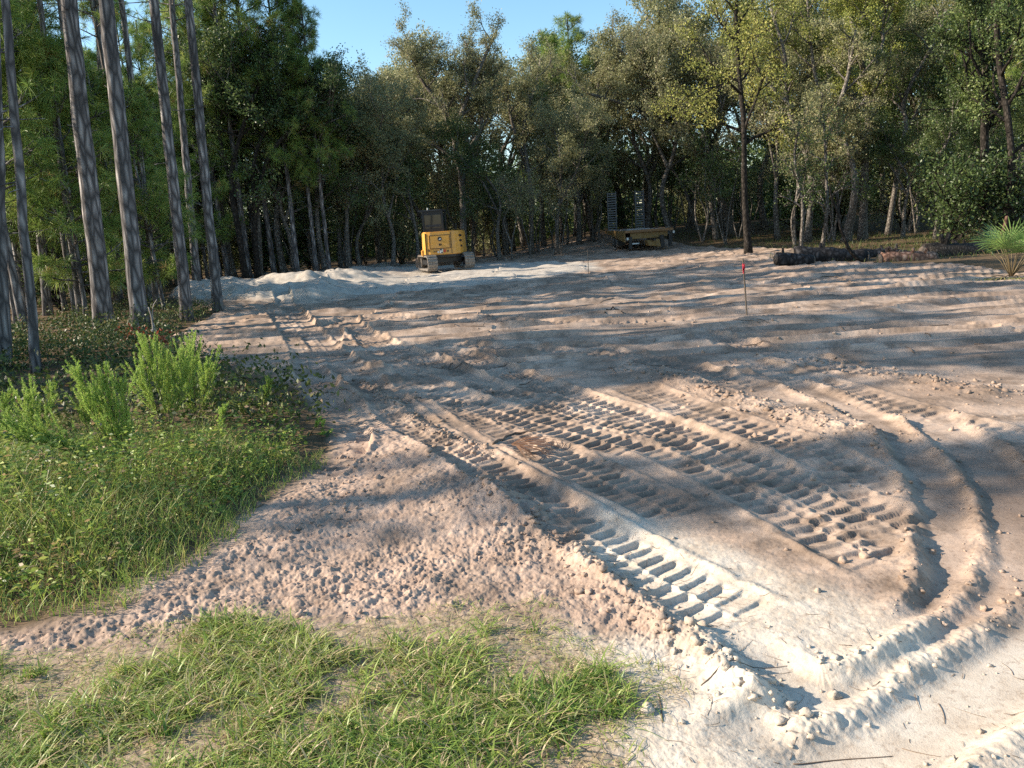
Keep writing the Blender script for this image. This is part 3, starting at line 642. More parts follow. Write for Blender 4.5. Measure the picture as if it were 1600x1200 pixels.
for i, (px, D, yt, k) in enumerate(BACK):
    H, lm, tm, cm = OV[k]; p = At(px, 390, D); z0 = zg(p.x, p.y) - .1; zt = At(px, yt, D).z
    side = 'left woods' if px < 440 else ('woods behind the excavator' if px < 870 else ('woods behind the trailer' if px < 1160 else 'woods on the right'))
    o = tree('oak_tree', (p.x, p.y, z0), tm, cm, f'{KIND[k]} standing in the {side}, its stem in shade', 'oak tree', f'{KIND[k]}s in the {side}', ro.random() * 6.28, (zt - z0) / (H * .92))

# --- thin oaks of the dark understorey, mostly bare stems
TV = []
for k in range(4):
    def wav(s_): return [np.array([s_ * i * .22 + ro.normal() * .13 * i ** .5, ro.normal() * .15 * i ** .5, 1.2 * i]) for i in range(5)]
    st = [(wav(.6 * (-1) ** k), .055, .02), (wav(-.9 * (-1) ** k), .045, .015)] + ([(wav(.1), .04, .015)] if k % 2 else [])
    TV.append(oak_meshes('thin_oak', st, ro, 7, 1.1, .5, 2, (5,), 44, .10, .5, M_OAKBARK, [M_OAKLEAF, M_DARKLEAF][k % 2], .17, sides=6))
for i in range(58):
    px = 440 + 740 * (i + ro.random()) / 52; D = 39 + 13 * ro.random(); k = int(ro.integers(0, 4)); sc = .75 + .45 * ro.random()
    if px > 1180: px = 1180 + 430 * ro.random(); D = 33 + 10 * ro.random()
    if 640 < px < 760: D += 3
    if 940 < px < 1070: D = 49 + 5 * ro.random()
    p = At(px, 400, D); tm, cm = TV[k]
    side = 'behind the excavator' if px < 870 else ('around the trailer' if px < 1180 else 'behind the logs')
    tree('oak_tree', (p.x, p.y, zg(p.x, p.y) - .06), tm, cm, f'thin many stemmed {["olive", "dark"][k % 2]} oak in the shade {side}', 'oak tree', f'thin {["olive", "dark"][k % 2]} oaks {side}', ro.random() * 6.28, sc)

# --- shrubs in the dark understorey
SV = []
for k in range(4):
    st = [([np.zeros(3), np.array([ro.normal() * .25, ro.normal() * .25, .8]), np.array([ro.normal() * .6, ro.normal() * .6, 1.9])], .03, .012) for _ in range(4)]
    lm = [M_DARKLEAF, M_DARKLEAF, M_OAKLEAF, M_YELLOWLEAF][k]
    SV.append(oak_meshes('shrub_variant', st, ro, 6, .95, .12, 2, (5,), 60, .085, .5, M_DARKBARK, lm, .16, .05))
SH = []
for i in range(64):
    px = -60 + 1750 * (i + ro.random() * .8) / 64; D = 37 + 22 * ro.random()
    if px < 640: D = 40 + 14 * ro.random()
    if px < 250: D = 25 + 20 * ro.random()
    if px > 1180: D = 33 + 18 * ro.random()
    SH.append((px, D, 1.0 + 1.0 * ro.random(), int(ro.integers(0, 3))))
SH += [(1480, 28.5, 1.35, 0), (1430, 30, 1.1, 0), (1390, 33, 1.2, 0), (1500, 29.5, 1.6, 0), (1440, 29, .9, 0), (1585, 27.5, 1.4, 0), (1310, 33, 1.0, 0)]
for px, D, sc, k in SH:
    if 900 < px < 1100 and D < 52: D += 12
    if px > 440 and D != 28.5 and ro.random() < .62: continue
    tm, cm = SV[k]; p = At(px, 400, D)
    side = 'left woods' if px < 440 else ('woods behind the excavator' if px < 870 else ('woods behind the trailer' if px < 1180 else 'woods behind the logs'))
    kn = ['dark glossy', 'dark dense', 'olive', 'bright yellow green'][k]
    r = empty('shrub', (p.x, p.y, zg(p.x, p.y) - .05), ro.random() * 6.28); r.scale = (sc,) * 3
    tag(r, f'{kn} shrub under the trees of the {side}', 'shrub', f'{kn} shrubs in the {side}'); link('stems', tm, r); link('foliage', cm, r)

# ------------------------------------------------------------------ the far wood that closes the view, one mass
def far_woods():
    n = 230000; a = np.radians(ro.uniform(-50, 50, n)); d = ro.uniform(64, 96, n); h = ro.random(n) ** 1.15 * 9.0
    h *= .6 + .8 * vn(a * 40, d * .05, 3)
    x = d * np.sin(a); y = d * np.cos(a); keep = vn(x * .35, h * .7 + d * .3, 5) + .05 * (h < 3) > .30
    C = np.stack([x, y, h], 1)[keep]
    V, q = leaves_np(C, ro.normal(size=C.shape), .42, .6, ro); cl = np.clip(.45 + .25 * ro.normal(size=len(C)), 0, 1); cl = np.repeat(cl, 4)
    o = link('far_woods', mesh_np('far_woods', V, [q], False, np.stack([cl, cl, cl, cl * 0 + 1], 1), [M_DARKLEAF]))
    tag(o, 'dark wall of far woodland showing between the oak stems', 'woods', kind='stuff')
far_woods()

# ------------------------------------------------------------------ grass, weeds and ground cover
rg = np.random.default_rng(44)
def tint_rows(cl, m):
    c = np.repeat(np.clip(cl, 0, 1), m); return np.stack([c, c, c, c * 0 + 1], 1)
def scatter(poly, n, box):
    x = rg.uniform(box[0], box[1], n); y = rg.uniform(box[2], box[3], n); return x, y, poly_sd(x, y, poly)
def lawn():
    x, y, sd = scatter(LAWN, 8500, (-3.6, .9, 1.5, 4.2)); nz = fbm(x, y, 2.2, 3, 70)
    n2_ = fbm(x, y, 5, 2, 73); k = (sd + .5 * nz > -.02) & (nz + .5 * n2_ + .42 * rg.random(len(x)) > .14); x, y = x[k], y[k]
    cnt = rg.integers(9, 30, len(x)); ti = np.repeat(np.arange(len(x)), cnt); n = len(ti)
    sz = (.5 + .9 * rg.random(len(x)) ** 1.5 + .5 * np.maximum(fbm(x, y, 1.4, 2, 71), 0))[ti]; az = rg.random(n) * 6.283
    bx_ = x[ti] + .022 * rg.normal(size=n); by_ = y[ti] + .022 * rg.normal(size=n)
    B = np.stack([bx_, by_, zfull(bx_, by_) - .006], 1)
    hue = (.44 + .15 * rg.normal(size=len(x)) + .5 * fbm(x, y, 1.1, 2, 72))[ti] + .12 * rg.normal(size=n)
    hue = np.where(rg.random(n) < .24, .75 + .25 * rg.random(n), hue)
    V, q, m = blades_np(B, sz * .078 * (.5 + rg.random(n)), .0045 + .0065 * rg.random(n), .5 + 1.0 * rg.random(n), az, rg, 1.0, 4)
    # dry thatch lying flat between the tufts
    x, y, sd = scatter(LAWN, 26000, (-3.6, 1.1, 1.5, 4.2)); k = sd + .3 * fbm(x, y, 2.2, 3, 70) > -.14; x, y = x[k], y[k]; n2 = len(x)
    B2 = np.stack([x, y, zfull(x, y) + .003], 1)
    V2, q2, m2 = blades_np(B2, .015 + .03 * rg.random(n2), .003 + .003 * rg.random(n2), 1.2 + 2.2 * rg.random(n2), rg.random(n2) * 6.283, rg, .9, 4)
    c2 = np.where(rg.random(n2) < .45, .3 + .25 * rg.random(n2), .7 + .3 * rg.random(n2))
    V = np.concatenate([V, V2]); q = np.concatenate([q, q2 + len(B) * m])
    o = link('lawn_grass', mesh_np('lawn_grass', V, [q], False, np.concatenate([tint_rows(hue, m), tint_rows(c2, m2)]), [M_GRASS]))
    tag(o, 'patchy short green grass with dry thatch along the near edge', 'grass', kind='stuff')
lawn()
def weeds():
    Vs = []; Qs = []; Cs = []; off = 0
    def push(V, q, c):
        nonlocal off
        Vs.append(V); Qs.append(q + off); Cs.append(c); off += len(V)
    # long grass
    n = 150000; x, y, sd = scatter(WEED, n, (-9, -.7, 2.5, 13)); nz = fbm(x, y, .9, 3, 75)
    k = (sd + .45 * nz > -.06) & (y + 1.6 * nz + .5 * (x + 4) < 7.3) & (rg.random(n) < np.clip(1.3 - .085 * y, .2, 1)); x, y, sd, nz = x[k], y[k], sd[k], nz[k]; n = len(x)
    B = np.stack([x, y, zfull(x, y) - .01], 1); n3 = fbm(x, y, 2.6, 2, 76); h = (.08 + .30 * rg.random(n) ** 1.8) * (.28 + .72 * sstep(-.1, 1.1, sd + .1)) * (1 + nz + 1.3 * n3) * (1 - .45 * sstep(5.5, 8, y)) + .04
    V, q, m = blades_np(B, h, .004 + .005 * rg.random(n), .25 + .7 * rg.random(n), rg.random(n) * 6.283, rg, 1.0, 3)
    push(V, q, tint_rows(np.where(rg.random(n) < .16 + .3 * np.maximum(n3, 0), .8 + .2 * rg.random(n), .45 + .2 * rg.normal(size=n) + .6 * nz - .3 * n3), m))
    # leafy herbs: leaves up thin stems
    n = 8500; x, y, sd = scatter(WEED, n, (-9, -.7, 3.0, 13)); nz = fbm(x, y, .7, 3, 78)
    k = (sd + .5 * nz > .22) & (nz > -.16) & (y + 2 * nz < 7.4); x, y, sd, nz = x[k], y[k], sd[k], nz[k]; n = len(x)
    h = (.14 + .30 * rg.random(n)) * sstep(-.2, 1.1, sd) * (1.1 + 1.2 * nz); K = 16
    t = rg.random((n, K)) ** .8; az = rg.random((n, K)) * 6.283; ln = .03 + .05 * (1 - t)
    lean = rg.normal(size=(n, 2)) * .22
    C = np.stack([x[:, None] + lean[:, :1] * t * h[:, None] + np.cos(az) * ln, y[:, None] + lean[:, 1:] * t * h[:, None] + np.sin(az) * ln, zfull(x, y)[:, None] + .02 + t * h[:, None]], -1).reshape(-1, 3)
    D = np.stack([np.cos(az), np.sin(az), .5 - .7 * rg.random((n, K))], -1).reshape(-1, 3)
    V, q = leaves_np(C, D, .044, .36, rg, .1); hue = np.repeat(.48 + .24 * rg.normal(size=n) + .7 * fbm(x, y, 1.6, 2, 79), K) + .1 * rg.normal(size=n * K)
    push(V, q, tint_rows(np.where(rg.random(n * K) < .09, 1, hue), 4))
    o = link('weeds', mesh_np('weeds', np.concatenate(Vs), [np.concatenate(Qs)], False, np.concatenate(Cs), [M_WEED]))
    tag(o, 'bright green weeds and long grass filling the left verge', 'weeds', kind='stuff')
weeds()
def undergrowth():
    n = 19000; x = rg.uniform(-26, -1.8, n); y = rg.uniform(6.8, 34, n); cs = poly_sd(x, y, CLEAR); ms = poly_sd(x, y, MOUND); nz = fbm(x, y, .6, 3, 80)
    k = (cs < -.15) & (ms < -.2) & (nz > -.10 + .01 * (y - 10)) & (x > -.8 * y - 2) & (rg.random(n) < np.clip(1.6 - .05 * y, .25, 1)); x, y, nz = x[k], y[k], nz[k]; n = len(x); K = 20
    h = (.18 + .4 * rg.random(n)) * (1 + 1.2 * nz) * (1 - .4 * sstep(12, 24, y))
    C = np.stack([x[:, None] + rg.normal(size=(n, K)) * .15, y[:, None] + rg.normal(size=(n, K)) * .15, zfull(x, y)[:, None] + h[:, None] * rg.random((n, K))], -1).reshape(-1, 3)
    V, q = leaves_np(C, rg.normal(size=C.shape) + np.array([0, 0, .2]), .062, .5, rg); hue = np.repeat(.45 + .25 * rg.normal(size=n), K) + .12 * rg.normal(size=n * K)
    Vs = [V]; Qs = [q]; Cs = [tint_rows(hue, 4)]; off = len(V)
    # dry and green grass along the far right edge of the sand
    n = 26000; x = rg.uniform(5, 24, n); y = rg.uniform(22, 50, n); cs = poly_sd(x, y, CLEAR); nz = fbm(x, y, .5, 3, 82)
    k = (cs < .1) & (cs > -9) & (nz > -.08); x, y = x[k], y[k]; n = len(x)
    V, q, m = blades_np(np.stack([x, y, zfull(x, y)], 1), .10 + .25 * rg.random(n) ** 2, .012 + .012 * rg.random(n), .3 + .8 * rg.random(n), rg.random(n) * 6.283, rg, 1, 2)
    Vs.append(V); Qs.append(q + off); Cs.append(tint_rows(.55 + .3 * rg.normal(size=n), m)); off += len(V)
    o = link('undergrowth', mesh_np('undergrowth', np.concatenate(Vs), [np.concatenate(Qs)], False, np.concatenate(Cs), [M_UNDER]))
    tag(o, 'low dark leafy ground cover on the woodland floor', 'undergrowth', kind='stuff')
undergrowth()

# feathery tall weeds standing out of the verge
def fennel(bpx, tops, label, bushy=1.0, blen=.30, nb=26):
    b = Vector((*P(*bpx), 0)); b.z = float(zfull(np.array([b.x]), np.array([b.y]))[0]); base = np.array(b)
    T = Tubes(); C = []; D = []
    for i, tp in enumerate(tops):
        e = (np.array(At(tp[0], tp[1] - 4, b.y + rg.normal() * .10)) - base); mid = e * .5 + np.array([0, 0, .03]) + rg.normal(size=3) * .015
        p = np.array(smooth_path([np.zeros(3) + rg.normal(size=3) * .008, mid, e], 6)); L = np.linalg.norm(e)
        T.add(p, np.linspace(.0065, .0018, len(p)), 5); ax = unit(e)
        for j in range(int(nb * L / .6)):
            t = .22 + .78 * rg.random(); q = np.array([np.interp(t * (len(p) - 1), np.arange(len(p)), p[:, k]) for k in range(3)])
            a = rg.random() * 6.283; d = unit(np.array([math.cos(a), math.sin(a), 0]) * .62 + ax * (.8 + .5 * t) + np.array([0, 0, .45]))
            l = blen * bushy * (.35 + .9 * rg.random()) * (1.15 - .75 * abs(t - .5)) * min(1, .5 + (1 - t) * 2)
            s, _ = curve(q, d, l, 4, .07, .08, rg); T.add(s, np.linspace(.002, .0008, 5), 3)
            m = int(45 + l * 460); u = rg.random(m) ** .8 * 3.999; iu = u.astype(int); f = (u - iu)[:, None]
            c = s[iu] * (1 - f) + s[iu + 1] * f; dd = unit(s[-1] - s[0]) * 1.1 + rg.normal(size=(m, 3)) * .6
            C.append(c + unit(dd) * .010); D.append(dd)
    C = np.concatenate(C); D = np.concatenate(D)
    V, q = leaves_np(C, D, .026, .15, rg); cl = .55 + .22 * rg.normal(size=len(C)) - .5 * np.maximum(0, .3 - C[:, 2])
    r = empty('feathery_weed', b); tag(r, label, 'weed', 'tall feathery weeds in the left verge')
    link('stem', T.mesh('fennel_stem', M_STEM), r); link('foliage', mesh_np('fennel_leaf', V, [q], False, tint_rows(cl, 4), [M_FENNEL]), r)
fennel((268, 702), [(232, 552), (262, 570), (290, 572), (215, 600)], 'tallest broad feathery weed, left one of the bright green pair in mid verge', 1.2)
fennel((311, 680), [(300, 550), (330, 585), (285, 590)], 'feathery weed right of the tallest one, half merged with it', 1.15)
fennel((208, 748), [(118, 590), (160, 600), (192, 605), (140, 640)], 'feathery weed leaning left with a dark bare lower stem', 1.15, .26)
fennel((412, 657), [(423, 598), (412, 612)], 'small upright feathery weed alone near the sand edge', .5, .2)
fennel((482, 682), [(524, 694), (510, 672)], 'yellowish feathery weed lying over the sand edge', .5, .2)
fennel((58, 712), [(52, 622), (35, 640), (70, 650)], 'feathery weed between the leaning ones and the left edge of the photo', 1.0)
fennel((86, 672), [(88, 610), (80, 625)], 'narrow feathery weed behind the others at the left', .6)
fennel((182, 754), [(37, 679), (-15, 668), (10, 690)], 'feathery weed bent almost flat towards the left edge on a long dark stem', .9)
fennel((8, 735), [(5, 640), (-20, 650)], 'feathery weed cut by the left edge of the photo', 1.0)
fennel((346, 715), [(352, 640)], 'short leafy weed spike right of the tallest feathery weed', .5, .18)
fennel((140, 700), [(150, 615), (128, 640)], 'feathery weed standing behind the one with a dark bare stem', .9)

# red leaved plants in the shade of the pines
for (x_, y_), lab in (((214, 553), 'small red leaved plant at the foot of the thick pines, left one of two'), ((252, 556), 'small red leaved plant beside the forked dead stick, right one of two')):
    bx_, by_ = P(x_, y_); z0 = float(zfull(np.array([bx_]), np.array([by_]))[0]); n = 130
    C = rg.normal(size=(n, 3)) * np.array([.13, .12, .09]) + np.array([0, 0, .20]); V, q = leaves_np(C, rg.normal(size=(n, 3)), .07, .5, rg)
    r = empty('red_leaved_plant', (bx_, by_, z0)); tag(r, lab, 'plant', 'red leaved plants'); T = Tubes()
    for j in range(6): T.add(np.array([[0, 0, -.02], rg.normal(size=3) * .05 + np.array([0, 0, .12]), C[j]]), np.array([.004, .003, .002]), 4)
    link('stems', T.mesh('red_plant_stem', M_STEM), r); link('leaves', mesh_np('red_plant_leaf', V, [q], False, tint_rows(rg.random(n), 4), [M_REDLEAF]), r)

# ------------------------------------------------------------------ clods, sticks and litter on the sand
def clods():
    bm = bmesh.new(); bmesh.ops.create_icosphere(bm, subdivisions=2, radius=1); v0 = np.array([v.co[:] for v in bm.verts]); f0 = np.array([[v.index for v in f.verts] for f in bm.faces]); bm.free()
    pts = []
    x = rg.uniform(-4, 2, 9000); y = rg.uniform(2.6, 8, 9000); k = (poly_sd(x, y, ROUGH) + .3 * fbm(x, y, 2, 2, 88) > .08) & (fbm(x, y, 1.5, 2, 89) > -.05)
    pts += [(a, b, .003 + .012 * rg.random() ** 4) for a, b in zip(x[k], y[k])]
    for path, w, p, dp, kind in TRACKS:
        if kind == 'lug': continue
        pa = np.array(path); L = np.linalg.norm(np.diff(pa, axis=0), axis=1).sum(); m = int(L * (110 if kind == 'ridge' else 26)); q = resample(np.c_[pa, pa[:, 0] * 0], m)
        off = rg.normal(size=m) * (w * .9 if kind == 'ridge' else .03) + (0 if kind == 'ridge' else 1) * np.where(rg.random(m) < .5, -1, 1) * (w / 2 + .05)
        tg = np.gradient(q[:, :2], axis=0); nr = np.stack([-tg[:, 1], tg[:, 0]], 1); nr /= np.linalg.norm(nr, axis=1)[:, None] + 1e-9; q2 = q[:, :2] + nr * off[:, None]
        pts += [(a, b, .004 + (.022 if kind == 'ridge' else .013) * rg.random() ** 4) for a, b in q2]
    x = rg.uniform(-3, 5, 1500); y = rg.uniform(2.3, 16, 1500); k = (poly_sd(x, y, CLEAR) > 0) & (poly_sd(x, y, LAWN) < -.05)
    pts += [(a, b, .004 + .022 * rg.random() ** 5) for a, b in zip(x[k], y[k])]
    pts = np.array(pts); n = len(pts); z = zfull(pts[:, 0], pts[:, 1])
    S = pts[:, 2][:, None, None] * (.75 + .5 * rg.random((n, 1, 3))); V = v0[None] * S; V = V * (1 + 1.0 * (rg.random((n, len(v0), 1)) - .5))
    a = rg.random(n) * 6.283; ca, sa = np.cos(a)[:, None], np.sin(a)[:, None]
    V = np.stack([V[..., 0] * ca - V[..., 1] * sa + pts[:, :1], V[..., 0] * sa + V[..., 1] * ca + pts[:, 1:2], V[..., 2] * .8 + (z + pts[:, 2] * .25)[:, None]], -1).reshape(-1, 3)
    F = (f0[None] + (np.arange(n) * len(v0))[:, None, None]).reshape(-1, 3)
    h, cl, lw, rough, white, md = ground_fields(pts[:, 0].astype(np.float32), pts[:, 1].astype(np.float32))
    c = np.repeat(np.stack([cl, np.maximum(rough, .35), white * .8, cl * 0 + 1], 1), len(v0), 0)
    me = mesh_np('soil_clods', V, [F], False, c, [bpy.data.materials['soil']]); zn = me.attributes.new('zone', 'FLOAT_COLOR', 'POINT'); zz = np.zeros((len(V), 4), np.float32); zz[:, 3] = 1; zn.data.foreach_set('color', zz.ravel())
    tag(link('soil_clods', me), 'crumbly clods of reddish and pale sand thrown up along the ruts', 'soil clods', kind='stuff')
clods()
def litter():
    T = Tubes()
    def put(x, y, L, r):
        a = rg.random() * 6.283; k = 5; t = np.linspace(-.5, .5, k); b = rg.normal() * .25
        px = x + np.cos(a) * t * L - np.sin(a) * b * L * t * t; py = y + np.sin(a) * t * L + np.cos(a) * b * L * t * t
        T.add(np.stack([px, py, zfull(px, py) + r * .8 + .004 * rg.random()], 1), np.linspace(r, r * .5, k), 4)
    x = rg.uniform(-.2, 3.2, 520); y = rg.uniform(2.0, 4.4, 520); w = poly_sd(x, y, WHITE) + .3 * fbm(x, y, 1.5, 2, 90)
    for a, b in zip(x[w > 0], y[w > 0]): put(a, b, .02 + .16 * rg.random() ** 4, .0007 + .0010 * rg.random())
    for i in range(260): put(rg.uniform(-2.5, 1.0), rg.uniform(2.1, 3.9), .03 + .12 * rg.random() ** 2, .001)
    for i in range(200):
        y = rg.uniform(8, 32); put(rg.uniform(-.3, .62) * y, y, .1 + .5 * rg.random() ** 2, .004 + .006 * rg.random())
    tag(link('twig_litter', T.mesh('twig_litter', M_TWIG)), 'fine dry twigs and stems strewn over the pale sand', 'twigs', kind='stuff')
litter()
def stick(name, pix, r, m, label, cat, D=None, branch=(), group=None, z=0.0):
    pts = []
    if D is None:
        for a in smooth_path(pix, 4):
            x, y = P(*a); pts.append((x, y, float(zfull(np.array([x]), np.array([y]))[0]) + r * .7 + z))
    else: pts = [At(a[0], a[1], D) for a in pix]
    b = np.array(pts[0]); T = Tubes(); p = np.array(pts) - b if D is None else np.array(smooth_path(rel(pts, b), 4))
    T.add(p, np.linspace(r, r * .45, len(p)), 6, .2, rg)
    for br in branch:
        q = np.array(smooth_path(rel([At(a[0], a[1], D) for a in br], b), 4)); T.add(q, np.linspace(r * .6, r * .25, len(q)), 5)
    o = link(name, T.mesh(name, m)); o.location = b; tag(o, label, cat, group); return o
stick('stick', [(770, 692), (785, 682), (805, 674), (838, 671)], .012, M_TWIG, 'curved brown stick lying on the tracked sand above the dead palm frond', 'stick')
stick('stick', [(1035, 1128), (1032, 1098), (1028, 1082)], .003, M_TWIG, 'short straight twig on the white sand right of the grass', 'stick')
stick('stick', [(1095, 1070), (1160, 1042), (1230, 1030)], .0022, M_TWIG, 'long thin twig stretched across the white sand in front of the ridge', 'stick')
stick('stick', [(1240, 1178), (1300, 1165), (1395, 1158)], .0026, M_TWIG, 'long thin twig across the low ridge at the bottom right', 'stick')
stick('stick', [(1270, 440), (1300, 437), (1330, 447)], .02, M_TWIG, 'brown branch on the sand in front of the log pile', 'stick')
stick('stick', [(945, 492), (958, 486), (975, 492)], .014, M_DARKBARK, 'small dark bent branch lying out on the middle of the sand', 'stick')
xs, ys = P(237, 553)
stick('dead_stick', [(236, 553), (233, 532), (239, 517), (237, 497), (232, 480)], .022, M_GREYTWIG, 'forked bare grey dead stick standing at the foot of the thick pines', 'dead stick', D=ys, branch=[[(236, 515), (243, 520), (239, 500), (239, 480), (245, 468)]])

# dead palm frond on the tracks
def fan(C0, axis, up, n, L, w, span, rngg, droop=.2):
    ax = unit(np.array(axis, float)); sd = unit(np.cross(ax, np.array(up, float))); u = np.cross(sd, ax); Vs = []; Q = []; o = 0
    for i in range(n):
        a = (i / (n - 1) - .5) * span; d = ax * math.cos(a) + sd * math.sin(a); s = unit(np.cross(d, u)); l = L * (.75 + .25 * math.cos(a * .9)) * (.85 + .3 * rngg.random())
        rows = []
        for t in (0.02, .35, .7, 1.0):
            c = np.array(C0) + d * l * t + u * (.10 * l * math.sin(3.1 * t) * 0.5) - np.array([0, 0, 1]) * droop * l * t * t + rngg.normal(size=3) * .004; ww = w * (.25 + 1.6 * t - 1.8 * t * t) * .5 + .0015
            rows += [c - s * ww, c + s * ww]
        Vs += rows; Q += [[o + 2 * k, o + 2 * k + 1, o + 2 * k + 3, o + 2 * k + 2] for k in range(3)]; o += 8
    return np.array(Vs), np.array(Q)
x_, y_ = P(800, 706); z_ = float(zfull(np.array([x_]), np.array([y_]))[0])
V, q = fan((0, 0, .05), (1, -.15, .02), (0, 0, 1), 22, .42, .025, 2.2, rg, .1)
o = link('dead_palm_frond', mesh_np('dead_palm_frond', V, [q], False, tint_rows(rg.random(22), 8), [M_DEAD])); o.location = (x_, y_, z_); tag(o, 'reddish brown dead palm frond flattened on the track prints', 'palm frond')

# palmetto at the right edge
def palmetto(px, py, D, label, sc, nf, dead):
    b = At(px, py, D); b.z = zg(b.x, b.y); r = empty('palmetto', b); tag(r, label, 'palmetto')
    for i in range(nf + dead):
        a = i * 2.4 + rg.random() * .5; isd = i >= nf; el = (.35 + .9 * rg.random()) if not isd else -.02
        if isd: a = math.pi + .25 + .5 * (i - nf)
        d = np.array([math.cos(a) * math.cos(el), math.sin(a) * math.cos(el), math.sin(el)]); e = d * (.55 + .3 * rg.random()) * sc + np.array([0, 0, .25 * sc * (not isd) + .05])
        up = unit(np.array([-d[0] * d[2], -d[1] * d[2], 1.0]))
        V, q = fan(e, d * .9 + np.array([0, 0, .1]), up, 20, .62 * sc, .035 * sc, 3.6, rg, .12)
        f = link('dead_frond' if isd else 'frond', mesh_np('frond', V, [q], False, tint_rows(np.repeat((.95 if isd else .4 + .25 * rg.random()), 20) + .06 * rg.normal(size=20), 8), [M_PALM]), r)
        T = Tubes(); T.add(np.array([[0, 0, 0], e * .5 + np.array([0, 0, .06]), e]), np.array([.014, .011, .008]) * sc, 5); link('stalk', T.mesh('stalk', M_STEM), f)
        if isd: f['label'] = 'yellowed drooping frond'
palmetto(1580, 436, 16.0, 'green fan leaved palmetto by the right edge, beside the dark logs', .85, 14, 4)
palmetto(1690, 430, 17, 'palmetto cut off by the right edge of the photo', .9, 9, 0)

# ------------------------------------------------------------------ logs pushed to the edge of the woods
def log(pix, rpx, D, m, label, cutm=None, knob=None):
    D -= 4.0; rpx *= 1.2; pts = [At(a[0], a[1], D + (a[2] if len(a) > 2 else 0)) for a in pix]; b = np.array(pts[0]); r = rpx / FPX * D
    T = Tubes(); p = np.array(smooth_path(rel(pts, b), 6)); k = len(p); T.add(p, np.linspace(r, r * .86, k) * (1 + .035 * rg.normal(size=k)), 16, .16, rg)
    for j in range(3):
        i = int(rg.integers(1, k - 2)); a = rg.random() * 3.14; d = np.array([.3 * rg.normal(), -math.cos(a) * .6, abs(math.sin(a))]); T.add(np.array([p[i], p[i] + d * r * 1.1, p[i] + d * r * (1.4 + .6 * rg.random())]), np.array([r * .28, r * .2, r * .14]), 7, .2, rg)
    e = empty('fallen_log', b); tag(e, label, 'log', 'logs pushed to the edge of the woods'); link('bark', T.mesh('log_bark', m), e)
    for end, q in ((0, 1), (-1, -2)):
        d = unit(p[end] - p[q]); C = Tubes(); C.add(np.array([p[end] + d * r * .1, p[end] + d * (r * .2 + .01)]), np.array([r * .82, r * .78]), 14, .06, rg); link('cut_end', C.mesh('cut_end', M_CUT), e)
M_CUT = solid('cut_wood', (.15, .11, .08), .85, var=.5, scale=14)
log([(1214, 405), (1240, 406), (1268, 408)], 9, 27, M_LOG, 'short dark rounded log at the left end of the log pile')
log([(1240, 399, .9), (1300, 400, .8), (1352, 404, .6)], 12, 27, M_LOG, 'long grey black log with pale patches behind the short dark one')
log([(1340, 399, 1.6), (1380, 398, 1.6), (1420, 400, 1.6)], 9, 27, M_LOG, 'grey log lying behind the peeled reddish one')
log([(1376, 407), (1410, 405), (1458, 404)], 10.5, 26.5, M_REDLOG, 'reddish peeled log with bare wood in the middle of the log pile')
log([(1445, 402, .3), (1500, 400, .3), (1560, 397, .4)], 18, 27, M_DARKBARK, 'thickest black log beside the palmetto')
log([(1500, 392, 1.7), (1550, 388, 1.7), (1610, 386, 1.7)], 10, 27, M_DARKBARK, 'black log behind the thickest one, reaching the right edge')
stick('root_stump', [(1535, 398), (1548, 388), (1562, 377), (1570, 355), (1574, 338)], .12, M_RUST, 'broken reddish root stump sticking up behind the thickest black log', 'stump', D=23.8)
stick('root_stump', [(1391, 400), (1392, 392), (1388, 386)], .10, M_REDLOG, 'small orange broken stub on the peeled log', 'stump', D=22.6, branch=[[(1391, 396), (1397, 390), (1402, 388)]])
stick('bent_sapling', [(1352, 408), (1338, 402), (1326, 388), (1320, 372), (1312, 350), (1308, 300)], .07, M_DARKBARK, 'dark bent sapling stem curving up out of the log pile', 'sapling', D=22.6, branch=[[(1313, 340), (1300, 310), (1296, 290)]])

# ------------------------------------------------------------------ machines and stakes
def mbox(bm, c, s, rz=0, rx=0, ry=0):
    m = Matrix.Translation(c) @ Matrix.Rotation(rz, 4, 'Z') @ Matrix.Rotation(rx, 4, 'X') @ Matrix.Rotation(ry, 4, 'Y') @ Matrix.Diagonal((*s, 1)); bmesh.ops.create_cube(bm, size=1, matrix=m)
def mcyl(bm, c, r, L, axis='X', seg=18, r2=None):
    rot = {'X': Matrix.Rotation(R(90), 4, 'Y'), 'Y': Matrix.Rotation(R(90), 4, 'X'), 'Z': Matrix.Identity(4)}[axis]
    bmesh.ops.create_cone(bm, cap_ends=True, segments=seg, radius1=r, radius2=r if r2 is None else r2, depth=L, matrix=Matrix.Translation(c) @ rot)
def prism(bm, poly, a, b, axis='Z', taper=1.0):
    def v(p, h, k=1.0):
        x, y = p[0] * k, p[1] * k
        return {'Z': (x, y, h), 'X': (h, x, y), 'Y': (x, h, y)}[axis]
    A = [bm.verts.new(v(p, a)) for p in poly]; B = [bm.verts.new(v(p, b, taper)) for p in poly]; n = len(poly)
    bm.faces.new(A[::-1]); bm.faces.new(B)
    for i in range(n): bm.faces.new((A[i], A[(i + 1) % n], B[(i + 1) % n], B[i]))
def fin(name, bm, m, parent, bevel=0.0, smooth=False):
    bmesh.ops.recalc_face_normals(bm, faces=bm.faces)
    if bevel:
        es = [e for e in bm.edges if len(e.link_faces) == 2 and e.calc_face_angle(0) > .6]
        bmesh.ops.bevel(bm, geom=es, offset=bevel, segments=2, affect='EDGES', clamp_overlap=True)
    me = bpy.data.meshes.new(name); bm.to_mesh(me); bm.free(); me.materials.append(m)
    if smooth: me.polygons.foreach_set('use_smooth', np.ones(len(me.polygons), bool))
    return link(name, me, parent)
M_YEL = solid('machine_yellow', (.68, .34, .05), .42, var=.12, scale=3, dust=(.45, .36, .26), dustamt=.35)
